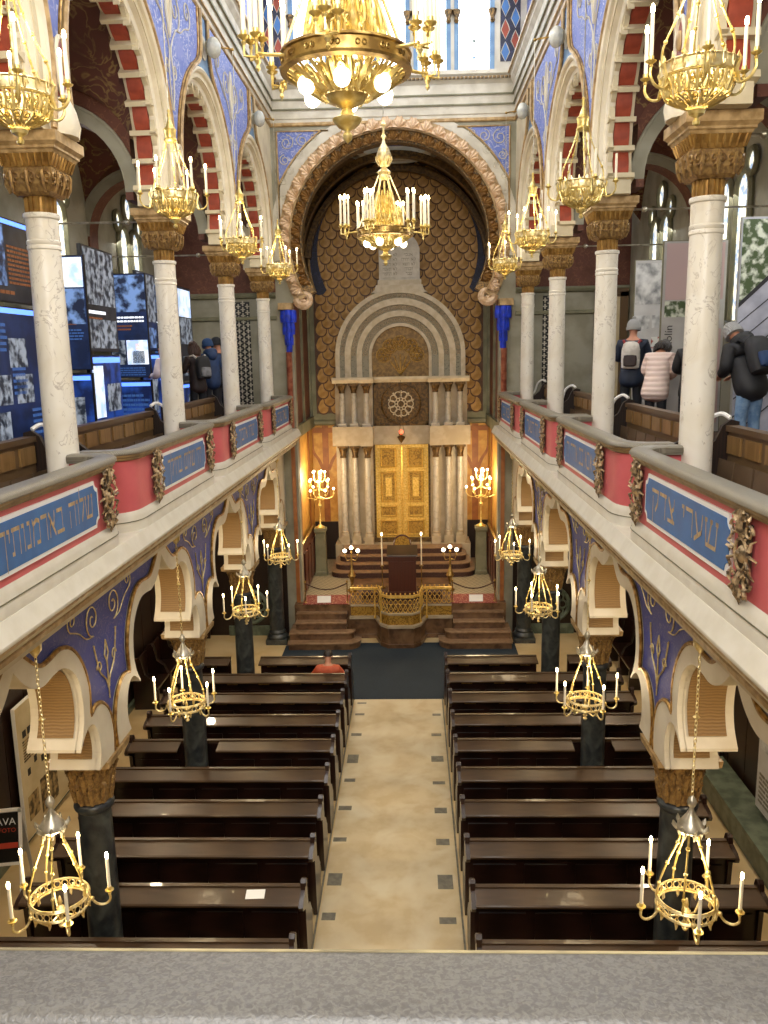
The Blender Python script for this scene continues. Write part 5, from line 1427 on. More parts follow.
# ---- the ark
mat('bronze_light', '#86693a', '#5f4722', 'noise', 14, 0.42, 0.35, bump=0.3)
ark = thing('torah_ark', 'monumental stone ark with stepped round arch, paired columns and golden doors', 'ark', (.05, 24.0, 0))
YF = -.35
b = MB(); b.box((-1.95, YF-.12, PZ), (1.95, .48, 1.50)); b.build('base', 'ark_stone', ark)
for s in (-1, 1):
    x0, x1 = sorted((s*.80, s*1.88)); b = MB(); b.box((x0, -.10, 1.5), (x1, .45, 4.35)); b.build('lower_pier', 'ark_stone', ark)
    b = MB(); b.box((x0, -.05, 4.9), (x1, .45, 6.12)); b.build('upper_pier', 'ark_stone', ark)
    for x, yo in ((.97, -.12), (1.33, 0), (1.67, 0)):
        y = YF + .08 + yo
        b = MB(); b.box((s*x-.13, y-.13, 1.5), (s*x+.13, y+.13, 1.72)); b.lathe([(.125, 1.72), (.125, 1.77), (.10, 1.80), (.11, 1.84), (.09, 1.87)], 14, (s*x, y, 0)); b.build('column_base', 'ark_stone', ark)
        b = MB(); b.lathe([(.088, 1.86), (.086, 2.8), (.076, 4.02)], 16, (s*x, y, 0)); b.build('lower_column', 'ark_column', ark)
        b = MB(); b.lathe([(.09, 4.0), (.095, 4.03), (.08, 4.06), (.09, 4.14), (.13, 4.28), (.14, 4.30)], 14, (s*x, y, 0)); b.box((s*x-.15, y-.15, 4.29), (s*x+.15, y+.15, 4.35)); b.build('capital', 'bronze', ark)
        b = MB(); b.box((s*x-.12, y-.12, 4.90), (s*x+.12, y+.12, 4.98)); b.lathe([(.11, 4.98), (.11, 5.01), (.08, 5.05), (.078, 5.4), (.072, 5.84)], 14, (s*x, y, 0)); b.build('upper_column', 'ark_column', ark)
        b = MB(); b.lathe([(.08, 5.83), (.085, 5.86), (.075, 5.88), (.12, 6.02), (.13, 6.05)], 14, (s*x, y, 0)); b.box((s*x-.14, y-.14, 6.04), (s*x+.14, y+.14, 6.11)); b.build('capital', 'bronze', ark)
    x0, x1 = sorted((s*1.16, s*1.95)); b = MB(); b.box((x0, YF-.08, 4.35), (x1, .45, 4.90)); b.build('entablature', 'ark_stone', ark)
    x0, x1 = sorted((s*.80, s*1.16)); b = MB(); b.box((x0, YF-.20, 4.35), (x1, .45, 4.90)); b.build('entablature', 'ark_stone', ark)
    x0, x1 = sorted((s*1.14, s*1.92)); b = MB(); b.prism([(YF-.10, 6.11), (YF-.18, 6.2), (YF-.18, 6.27), (.45, 6.27), (.45, 6.11)], x0, x1, 'x'); b.build('cornice', 'ark_cream', ark)
    x0, x1 = sorted((s*.76, s*1.14)); b = MB(); b.prism([(YF-.22, 6.11), (YF-.28, 6.2), (YF-.28, 6.27), (.45, 6.27), (.45, 6.11)], x0, x1, 'x'); b.build('cornice', 'ark_cream', ark)
b = MB(); b.box((-.80, -.12, 4.35), (.80, .45, 4.88)); b.build('lintel', 'ark_stone', ark)
b = MB(); b.prism([(-.15, 6.11), (-.22, 6.2), (-.22, 6.27), (.45, 6.27), (.45, 6.11)], -.80, .80, 'x'); b.build('cornice', 'ark_cream', ark)
# rose panel
b = MB(); b.box((-.78, -.08, 4.88), (.78, .40, 6.11)); b.build('rose_field', 'bronze', ark)
b = MB(); cz = 5.5
b.tube([(.55*cos(2*pi*k/40), -.10, cz+.55*sin(2*pi*k/40)) for k in range(40)], .03, 6, closed=True); b.build('rose_ring', 'bronze', ark)
b = MB(); b.box((-.76, -.11, 4.89), (.76, -.08, 4.95)); b.box((-.76, -.11, 6.04), (.76, -.08, 6.10)); b.box((-.76, -.11, 4.89), (-.70, -.08, 6.10)); b.box((.70, -.11, 4.89), (.76, -.08, 6.10)); b.build('rose_border', 'bronze', ark)
b = MB()
for k in range(10):
    a = 2*pi*k/10
    b.tube([(.26*cos(a)+.095*cos(2*pi*q/12), -.10, cz+.26*sin(a)+.095*sin(2*pi*q/12)) for q in range(12)], .016, 5, closed=True)
    b.tube([(.10*cos(a), -.10, cz+.10*sin(a)), (.17*cos(a), -.10, cz+.17*sin(a))], .014, 4)
    b.ball((.36*cos(a+pi/10), -.09, cz+.36*sin(a+pi/10)), .03, 6, 5)
b.tube([(.10*cos(2*pi*k/16), -.10, cz+.10*sin(2*pi*k/16)) for k in range(16)], .016, 5, closed=True); b.build('rose', 'ark_cream', ark)
# stepped arch
def aband(r0, r1, y0, nm, m_, relief=False):
    cz = 6.86
    b = MB(); A = [(r1, 6.27)] + arc(0, cz, r1, 0, 180, 40) + [(-r1, 6.27)]; B = [(r0, 6.27)] + arc(0, cz, r0, 0, 180, 40) + [(-r0, 6.27)]
    b.loft([[(p[0], .3, p[1]) for p in A], [(p[0], y0, p[1]) for p in A], [(p[0], y0, p[1]) for p in B], [(p[0], .35, p[1]) for p in B]], True)
    if relief:
        n = int(pi*(r0+r1)/2/.13); rl_ = MB()
        for k in range(n):
            a = pi*(k+.5)/n; r = (r0+r1)/2; h = (r1-r0)*.32
            rl_.tube([(r*cos(a)+h*cos(2*pi*q/8), y0-.012, cz+r*sin(a)+h*sin(2*pi*q/8)) for q in range(8)], .014, 4, closed=True)
            rl_.ball((r*cos(a), y0-.012, cz+r*sin(a)), .022, 5, 4)
        stuff(rl_.build('carved_relief', 'ark_stone', ark))
    b.build(nm, m_, ark)
aband(1.69, 1.81, -.40, 'arch_order', 'ark_cream'); aband(1.55, 1.69, -.32, 'carved_order', 'ark_grey', True); aband(1.38, 1.55, -.36, 'arch_order', 'ark_cream')
aband(1.22, 1.38, -.27, 'carved_order', 'ark_grey', True); aband(1.07, 1.22, -.30, 'arch_order', 'ark_cream'); aband(.88, 1.07, -.22, 'carved_order', 'ark_grey', True); aband(.80, .88, -.25, 'arch_order', 'ark_cream')
b = MB(); b.prism([(-.82, 6.27)] + [(p[0], p[1]) for p in arc(0, 6.86, .82, 180, 0, 24)] + [(.82, 6.27)], -.10, .2, 'y'); b.build('tympanum', 'bronze_light', ark)
b = MB()
for k, a in enumerate((20, 55, 90, 125, 160)):
    x, z = .50*cos(radians(a)), 6.70+.50*sin(radians(a))
    for q in range(6): b.tube([(x+.115*cos(pi*q/3)+.055*cos(2*pi*j/8), -.112, z+.115*sin(pi*q/3)+.055*sin(2*pi*j/8)) for j in range(8)], .012, 4, closed=True)
    for rr in (.20, .045): b.tube([(x+rr*cos(2*pi*q/14), -.115, z+rr*sin(2*pi*q/14)) for q in range(14)], .016, 5, closed=True)
    b.tube([(0, -.115, 6.32), (x*.6, -.115, 6.36+(z-6.32)*.6)], .02, 5)
b.build('tympanum_tracery', 'gold_carved', ark)
b = MB(); b.prism([(.78, 8.55), (.67, 8.64), (.64, 8.76), (-.64, 8.76), (-.67, 8.64), (-.78, 8.55)], -.36, .3, 'y'); b.build('tablet_foot', 'ark_cream', ark)
# doors
for s in (-1, 1):
    d = MB(); d.box((min(s*.015, s*.76), -.10, 1.62), (max(s*.015, s*.76), -.04, 4.34)); dd = d.build('door', 'gold_leaf', ark)
    c_ = s*.39
    for z0, z1, w in ((3.70, 4.22, .21), (2.68, 3.55, .20), (2.26, 2.54, .21), (1.70, 2.12, .23)):
        b = MB(); b.tube([(c_-w, -.125, z0), (c_+w, -.125, z0), (c_+w, -.125, z1), (c_-w, -.125, z1)], .034, 4, closed=True); b.build('panel_frame', 'gold_leaf', dd)
        b = MB(); b.box((c_-w+.03, -.115, z0+.03), (c_+w-.03, -.10, z1-.03)); b.build('carved_panel', 'gold_carved', dd)
        if z1-z0 > .8: b = MB(); b.box((c_-.09, -.14, z0+.16), (c_+.09, -.115, z1-.16)); b.build('raised_panel', 'gold_leaf', dd)
    b = MB()
    for k in range(26):
        for x in (s*.08, s*.70): b.ball((x, -.105, 1.72+k*.10), .014, 5, 4)
    stuff(b.build('stud', 'brass_pale', dd))
b = MB(); b.tube([(0, -.12, 1.64), (0, -.12, 4.32)], .022, 6); b.build('door_astragal', 'gold_leaf', ark)
b = MB()
for s in (-1, 1): b.box((min(s*.76, s*.82), -.14, 1.5), (max(s*.76, s*.82), -.02, 4.35))
b.box((-.82, -.22, 1.5), (.82, 0, 1.62)); b.build('door_frame', 'bronze', ark)
# tablets of the law
tb = thing('stone_tablets', 'pale stone tablets with Hebrew lines on top of the ark', 'tablets', (.06, 23.8, 8.76))
b = MB(); b.box((-.60, -.10, 0), (.60, .12, .14)); b.build('foot', 'ark_cream', tb)
b = MB(); b.prism([(-.56, .14), (-.56, .98)] + [(p[0], .86+p[1]) for p in arc(0, 0, .56, 168, 12, 20)] + [(.56, .98), (.56, .14)], -.06, .10, 'y'); b.build('slab', 'tablet', tb)
for s in (-1, 1):
    b = MB(); b.prism([(s*.26-.21, .20), (s*.26-.21, .84)] + [(s*.26+p[0], .84+p[1]) for p in arc(0, 0, .21, 180, 0, 12)] + [(s*.26+.21, .84), (s*.26+.21, .20)], -.085, -.06, 'y'); tt = b.build('tablet', 'tablet', tb)
    for k, w in enumerate((['אנכי', 'לא יהיה', 'לא תשא', 'זכור', 'כבד'] if s > 0 else ['לא תרצח', 'לא תנאף', 'לא תגנב', 'לא תענה', 'לא תחמד'])):
        for m1 in hebrew_mesh(w, .07, .09*len(w)*.62, 'ark_grey', (.11, .2)): link('lettering', m1, tt, (s*.26, -.0875, .80-.125*k), (pi/2, 0, 0))
# eternal lamp
et = thing('eternal_lamp', 'small hanging lamp with a red light before the golden doors', 'lamp', (.05, 23.35, 4.55))
b = MB(); b.lathe([(0, -.12), (.03, -.08), (.10, .02), (.12, .06), (.06, .10), (.07, .14)], 12); b.build('bowl', 'bronze', et)
b = MB(); b.ball((0, 0, .20), .06, 10, 8); b.build('red_glass', 'red_lamp', et)
b = MB()
for k in range(3):
    a = 2*pi*k/3; b.tube([(.11*cos(a), .11*sin(a), .08), (.02*cos(a), .02*sin(a), .55)], .006, 4)
b.tube([(0, 0, .55), (0, 0, 1.55), (0, .30, 1.62)], .006, 4); b.build('chain', 'bronze', et)
# ================================================================== GALLERY BENCHES
def rope_pts(s): return smooth_line([(0, 0, 1.0), (-s*.06, .10, 1.04), (-s*.16, .16, .96), (-s*.22, .18, .78), (-s*.30, .18, .70)], 5)
SEATP = MB().prism([(-.02, -.01), (.0, .33), (.025, .34), (.02, -.01)], -.20, .20, 'y').mesh('folding_seat', 'seat_wood')
BAL = MB().lathe([(.016, 0), (.026, .04), (.016, .09), (.03, .15), (.014, .2), (.02, .23)], 8).mesh('baluster', 'white')
bench_names = {0: 'nearest', 1: 'second', 2: 'third', 3: 'farthest'}
for s in (-1, 1):
    for k, c in enumerate(BCS[:3] if s < 0 else BCS[:4]):
        ya, yb = c - .80, c + 2.28
        if k == 3: yb = 19.5
        t = thing('gallery_bench', 'panelled oak bench with folding seats, %s on the %s gallery' % (bench_names[k], SIDE[s]), 'bench', (s*3.42, ya, 5.15), 0, 'gallery benches')
        L_ = yb - ya
        x0, x1 = sorted((0, s*.06))
        b = MB(); b.box((x0, 0, .0), (x1, L_, .93)); b.build('backrest', 'oak', t)
        x0, x1 = sorted((-s*.03, s*.09)); b = MB(); b.box((x0, 0, .93), (x1, L_, .985)); b.build('top_rail', 'oak', t)
        n = max(3, int(L_/.42)); w = L_/n
        for q in range(n):
            b = MB(); xx = sorted((-s*.022, 0)); b.box((xx[0], w*q+.06, .72), (xx[1], w*(q+1)-.06, .89)); b.build('panel', 'oak_panel', t)
            o = link('folding_seat', SEATP, t, (-s*.09, w*(q+.5), .33), (0, 0, 0 if s < 0 else pi)); o.rotation_euler.y = (-s*.10)
        for yy, nm in ((0, 'a'), (L_, 'b')):
            b = MB(); pr = [(.10, 0), (.10, 1.02), (.02, 1.04), (-.06, .98), (-.12, .84), (-.24, .74), (-.34, .72), (-.36, .66), (-.30, .62), (-.28, 0)]
            b.prism([(s*p[0], p[1]) for p in pr], yy-.03, yy+.03, 'y'); b.build('end_panel', 'dark_wood', t)
        # arm rail with white balusters towards the parapet
        b = MB(); b.box((min(-s*.30, -s*.78), L_-.05, .70), (max(-s*.30, -s*.78), L_+.05, .74)); b.box((min(-s*.30, -s*.78), L_-.03, .42), (max(-s*.30, -s*.78), L_+.03, .45)); b.build('arm_rail', 'dark_wood', t)
        for q in range(5): link('baluster', BAL, t, (-s*(.36+q*.095), L_, .46))
        if k < 2 or s > 0:
            rp = tag(MB().tube([(p[0], p[1], p[2]) for p in rope_pts(s)], .022, 6).build('barrier_rope', 'white', None, (s*3.44, yb, 5.20)), 'white rope looped over the end of the %s %s gallery bench' % (bench_names[k], SIDE[s]), 'rope', 'white ropes on the gallery benches')

# ================================================================== EXHIBITION BOARDS
def rects(parent, items, y=-.012):
    groups = {}
    for (nm, u0, v0, u1, v1, m_) in items:
        if nm in ('small_print', 'caption', 'sign_lettering'): groups.setdefault((nm, m_), []).append((u0, v0, u1, v1))
        else: MB().box((u0, y, v0), (u1, y+.008, v1)).build(nm, m_, parent)
    for (nm, m_), rs in groups.items():
        b = MB()
        for u0, v0, u1, v1 in rs: b.box((u0, y, v0), (u1, y+.008, v1))
        stuff(b.build(nm, m_, parent))
def textlines(u0, v0, u1, v1, n, m_, nm='small_print'):
    out = []; h = (v1-v0)/n
    for k in range(n):
        u = u0; end = u1 - random.random()*.18*(u1-u0)
        while u < end:
            w = (.04 + random.random()*.10)*(u1-u0)
            out.append((nm, u, v1-h*(k+.75), min(u+w, end), v1-h*(k+.25), m_)); u += w + .02*(u1-u0)
    return out
def board(name, label, loc, rotz, w, z0, z1, body, items, group=None, cat='display board', frame='black', th=.05):
    """upright board; local x along the board, front faces -y"""
    t = thing(name, label, cat, loc, rotz, group)
    b = MB(); b.box((-w/2, -.001, z0), (w/2, th, z1)); b.build('board_body', frame, t)
    b = MB(); b.box((-w/2+.012, -.006, z0+.012), (w/2-.012, 0, z1-.012)); b.build('printed_face', body, t)
    rects(t, items)
    return t
G = 'lit exhibition panels of the left gallery'
F2 = 5.52
HPI = pi/2
# D1 large corner panel near the camera (faces +x)
t = board('exhibition_display', 'large lit navy panel of old photographs behind the nearest left marble column, lower board', (-4.30, 9.1, F2), HPI, 3.0, .05, 1.98, 'screen_navy',
      [('glow_strip', -1.45, 1.90, 1.45, 1.96, 'screen_glow')] + [('photograph', -1.1+.56*i+.1*(j % 2), 1.28-.42*j, -.66+.56*i+.1*(j % 2), 1.62-.42*j, 'screen_photo') for i in range(4) for j in range(4) if (i+j) % 3 != 2]
      + [it for i in range(3) for it in textlines(.2+.42*i, 1.45-.5*i, .56+.42*i, 1.8-.5*i, 5, 'screen_panel')] + [('card', -.3, .95, -.02, 1.28, 'screen_pale')], G)
t = board('exhibition_display', 'lit navy panel with orange caption above the photo wall at the left edge', (-4.30, 9.1, F2+2.03), HPI, 3.0, 0, .95, 'screen_dark',
      [('glow_strip', -1.45, .88, 1.45, .93, 'screen_glow'), ('photograph', -1.3, .18, .70, .86, 'screen_photo_blue')] + textlines(.76, .2, 1.42, .66, 9, 'screen_text_orange') + textlines(-.1, .07, .9, .15, 1, 'screen_text_orange', 'caption'), G)
def panelF(label, x0, x1, y, zt, zmid, top_items, low_items, body='screen_navy', low='screen_blue', rot=0.0):
    w = x1-x0; c = ((x0+x1)/2, y, F2)
    t = board('exhibition_display', label, c, rot, w, zmid-F2+.02, zt-F2, body, top_items(w, zmid-F2+.02, zt-F2), G)
    b = MB(); b.box((-w/2, 0, 0), (w/2, .05, zmid-F2-.02)); b.build('lower_body', 'black', t)
    b = MB(); b.box((-w/2+.02, -.006, .05), (w/2-.02, 0, zmid-F2-.04)); b.build('lower_face', low, t)
    rects(t, low_items(w, .05, zmid-F2-.04))
    return t
def lowA(w, a, b): return [('glow_strip', -w/2+.03, b-.08, w/2-.03, b-.02, 'screen_glow'), ('photograph', -w*.1, a+.25*(b-a), w*.3, a+.72*(b-a), 'screen_photo')] + textlines(-w*.42, a+.1, w*.42, a+.3*(b-a), 4, 'screen_panel')
def lowB(w, a, b): return [('glow_strip', -w/2+.03, b-.1, w/2-.03, b-.02, 'screen_glow'), ('card', -w*.45, a+.35*(b-a), -w*.12, b-.14, 'screen_pale'), ('photograph', -.02, a+.4*(b-a), w*.42, a+.7*(b-a), 'screen_photo')] + textlines(-w*.4, a+.08, w*.42, a+.32*(b-a), 5, 'screen_panel')
panelF('tall lit panel with pale top, right behind the nearest left marble column', -4.72, -4.05, 11.55, 8.27, 6.72,
       lambda w, a, b: [('photograph', -w*.46, b-.42, w*.46, b-.03, 'screen_pale'), ('photograph', -w*.46, a+.62, w*.46, b-.44, 'screen_photo_blue'), ('photograph', -w*.44, a+.08, w*.44, a+.34, 'screen_navy')] + textlines(-w*.42, a+.40, w*.42, a+.56, 4, 'screen_panel') + textlines(0.02, a+.60, w*.3, a+.64, 1, 'screen_text_orange', 'caption'), lowA)
t = panelF('tallest lit panel with a large photograph of a street, second bay of the left gallery', -.62, .62, 0, 8.45, 6.97,
       lambda w, a, b: [('photograph', -w*.46, b-.80, w*.46, b-.03, 'screen_photo'), ('photograph', -w*.44, a+.05, w*.44, a+.46, 'screen_photo')] + textlines(-w*.42, b-.95, w*.2, b-.86, 1, 'screen_text', 'caption') + textlines(-w*.42, b-1.02, w*.0, b-.96, 1, 'screen_text_orange', 'caption'), lowB, rot=HPI, body='screen_dark')
t.location = (-4.16, 12.38, F2)
panelF('lit panel with a portrait of a seated person, facing the camera in the left gallery', -4.68, -4.02, 14.1, 8.27, 6.55,
       lambda w, a, b: [('photograph', -w*.47, b-.62, w*.47, b-.03, 'screen_photo_blue'), ('photograph', -w*.47, a+.22, -w*.12, a+.62, 'screen_photo'), ('photograph', -w*.08, a+.22, w*.46, a+.62, 'screen_pale'), ('portrait_body', .04, a+.24, .24, a+.44, 'black'), ('portrait_head', .10, a+.46, .18, a+.56, 'screen_skin')]
       + textlines(-w*.42, b-.80, w*.45, b-.68, 2, 'screen_text', 'caption') + textlines(-w*.42, b-.93, w*.1, b-.82, 2, 'screen_text_orange', 'caption') + textlines(-w*.45, a+.03, w*.45, a+.18, 4, 'screen_panel'), lambda w, a, b: [('glow_strip', -w/2+.03, b-.08, w/2-.03, b-.02, 'screen_glow')] + textlines(-w*.42, a+.2, w*.42, b-.2, 7, 'screen_panel'))
t = panelF('lit photo panel partly hidden by the second left marble column', -.5, .5, 0, 8.35, 7.0,
       lambda w, a, b: [('photograph', -w*.46, a+.5, w*.46, b-.03, 'screen_photo'), ('photograph', -w*.46, a+.05, w*.46, a+.4, 'screen_photo_blue')], lowA, rot=HPI); t.location = (-4.25, 14.85, F2)
panelF('dark lit panel between the second and third left marble columns', -4.52, -4.06, 15.75, 8.27, 6.6,
       lambda w, a, b: [('photograph', -w*.46, b-.55, w*.46, b-.03, 'screen_photo_blue'), ('photograph', -w*.3, a+.1, w*.46, a+.4, 'screen_panel')] + textlines(-w*.42, b-.75, w*.4, b-.70, 1, 'screen_text', 'caption'), lowA, body='screen_dark')
t = panelF('farthest lit panel with a warm photograph, end of the left gallery row', -.55, .55, 0, 8.32, 6.4,
       lambda w, a, b: [('photograph', -w*.42, b-.6, w*.42, b-.05, 'screen_pale'), ('photograph', -w*.42, a+.75, w*.42, b-.62, 'screen_photo'), ('photograph', -w*.3, a+.1, w*.42, a+.5, 'screen_photo')], lowA, rot=HPI, body='screen_dark'); t.location = (-4.34, 17.65, F2)
# right gallery: printed boards
GR = 'printed boards of the right gallery'
board('exhibition_board', 'grey printed board with landscape photographs beside the man in the knit hat', (4.68, 15.5, F2), 0, .66, .05, 2.92, 'board_grey',
      [('photograph', -.31, 2.15, .31, 2.86, 'photo_grey'), ('photograph', -.31, 1.72, -.04, 1.96, 'photo_grey'), ('photograph', .0, 1.74, .27, 1.96, 'photo_grey'), ('photograph', .0, 1.38, .31, 1.58, 'photo_red'), ('pink_field', -.08, .62, .29, 1.25, 'board_pink')], GR, frame='green_grey')
t = board('exhibition_board', 'tall grey board lettered Kolín behind the woman in pink', (4.72, 13.4, F2), 0, .98, .05, 2.98, 'board_grey',
      [('photograph', -.44, 2.1, .44, 2.94, 'board_pink'), ('photograph', -.44, 1.84, .36, 2.08, 'photo_tree'), ('pink_field', -.12, .2, .44, 1.66, 'board_pink')], GR, frame='green_grey')
link('lettering', text_mesh('Kolín', .17, 'text_dark', .003), t, (-.36, -.014, 1.54), (pi/2, -pi/2, 0))
t = board('exhibition_board', 'large colour print of a tree and a clapboard house at the right edge', (4.98, 11.2, F2), 0, .84, .05, 2.98, 'siding',
      [], GR, frame='chrome_frame')
rects(t, [('sky_and_tree', -.40, 1.92, .40, 2.95, 'photo_tree')])
b = MB()
b.prism([(-.405, 1.86), (.405, 2.62), (.405, 1.90), (-.405, 1.20)], -.016, -.010, 'y'); b.build('house_gable', 'siding', t)
b = MB(); b.prism([(-.405, 1.86), (.405, 2.62), (.405, 2.70), (-.405, 1.92)], -.019, -.012, 'y'); b.build('roof_edge', 'roof_dark', t)
b = MB()
for k in range(7): b.prism([(-.405, 1.66-.24*k), (.405, 2.34-.24*k), (.405, 2.32-.24*k), (-.405, 1.645-.24*k)], -.020, -.012, 'y')
b.build('siding_line', 'roof_dark', t)
rects(t, textlines(.05, 1.12, .36, 1.34, 3, 'text_dark', 'sign_lettering'), -.022)

# ground floor boards
t = board('information_board', 'tall cream board of small texts and photographs in the left aisle', (-5.22, 11.45, 0), HPI, 1.5, .10, 2.12, 'board_cream',
      [('photograph', -.22, .25, .34, .78, 'photo_sepia'), ('photograph', -.62, .35, -.30, .72, 'photo_sepia'), ('photograph', .0, .85, .40, 1.2, 'photo_sepia')] + [('photograph', -.6+.15*k, 1.62, -.5+.15*k, 1.72, 'text_dark') for k in range(5)] + [('photograph', -.55+.22*k, 1.02+.1*(k % 2), -.47+.22*k, 1.12+.1*(k % 2), 'text_dark') for k in range(4)] + textlines(-.62, 1.25, .3, 1.58, 8, 'photo_sepia') + textlines(.1, 1.4, .6, 1.9, 8, 'text_dark'), None, frame='white')
t = board('information_board', 'grey wall board with two photographs in the right aisle', (5.12, 10.0, 0.45), -HPI, 1.9, .10, 1.62, 'board_grey',
      [('photograph', -.85, 1.0, -.35, 1.38, 'photo_grey'), ('photograph', -.25, .72, .3, 1.12, 'photo_grey')] + textlines(-.85, .2, .7, .66, 7, 'inlay_stone') + textlines(.4, .8, .8, 1.4, 9, 'inlay_stone'), None, frame='white')
sb = tag(MB().prism([(4.86, 0), (4.86, .36), (4.80, .38), (4.80, .44), (5.27, .44), (5.27, 0)], 8.8, 12.6, 'y').build('stone_bench', 'green_stone'), 'greenish stone ledge along the right aisle wall', 'bench')
d1 = struct(MB().box((5.26, 12.7, 0), (5.33, 13.7, 2.3)).build('door_1', 'dark_wood'))
MB().box((5.245, 12.8, 1.5), (5.262, 13.15, 2.05)).build('pane', 'amber_pane', d1)
MB().box((5.225, 12.8, .2), (5.262, 13.6, 1.3)).build('door_panel', 'dark_wood', d1)
# A-frame sign
af = thing('folding_sign', 'folding sign with a black board and white frame at the left edge of the floor', 'sign', (-5.16, 9.75, 0), radians(10))
M_ = Matrix.Translation((0, -.2, 0)) @ Matrix.Rotation(radians(-14), 4, 'X')
b = MB(); b.box((-.34, 0, .0), (-.30, .03, 1.15), M=M_); b.box((.30, 0, .0), (.34, .03, 1.15), M=M_); b.box((-.34, 0, 1.11), (.34, .03, 1.15), M=M_); b.box((-.34, 0, .42), (.34, .03, .46), M=M_); b.build('front_frame', 'white', af)
b = MB(); b.box((-.30, .008, .46), (.30, .02, 1.11), M=M_); bb = b.build('black_board', 'black', af)
M2 = Matrix.Translation((0, .36, 0)) @ Matrix.Rotation(radians(14), 4, 'X')
b = MB(); b.box((-.34, -.03, 0), (-.30, 0, 1.15), M=M2); b.box((.30, -.03, 0), (.34, 0, 1.15), M=M2); b.box((-.30, -.02, .4), (.30, -.01, 1.12), M=M2); b.build('rear_leaf', 'chrome_frame', af)
b = MB(); b.box((-.29, .003, .64), (.29, .008, .71), M=M_); b.build('orange_band', 'text_red', bb)
for body, sz, v, mm in (('VÝSTAVA', .13, .98, 'text_white'), ('FOTO', .08, .87, 'text_red')):
    o = link('lettering', text_mesh(body, sz, mm, .002, 'RIGHT'), bb); o.matrix_local = M_ @ Matrix.Translation((.27, .003, v)) @ Matrix.Rotation(pi/2, 4, 'X')

# ================================================================== PEOPLE
def skin_obj(name, verts, edges, radii, mname, parent, sub=1, root=0):
    me = bpy.data.meshes.new(name); me.from_pydata([tuple(v) for v in verts], edges, []); me.update()
    o = bpy.data.objects.new(name, me); COL.objects.link(o)
    md = o.modifiers.new('skin', 'SKIN'); md.use_smooth_shade = True
    if not me.skin_vertices: 
        pass
    for i, r in enumerate(radii):
        sv = me.skin_vertices[0].data[i]; sv.radius = r if isinstance(r, tuple) else (r, r); sv.use_root = (i == root); sv.use_loose = False
    sd = o.modifiers.new('sub', 'SUBSURF'); sd.levels = sub; sd.render_levels = sub
    dg = bpy.context.evaluated_depsgraph_get(); dg.update()
    m2 = bpy.data.meshes.new_from_object(o.evaluated_get(dg)); m2.name = name
    bpy.data.objects.remove(o); bpy.data.meshes.remove(me)
    m2.materials.clear(); m2.materials.append(MATS[mname])
    for p in m2.polygons: p.use_smooth = True
    return link(name, m2, parent)
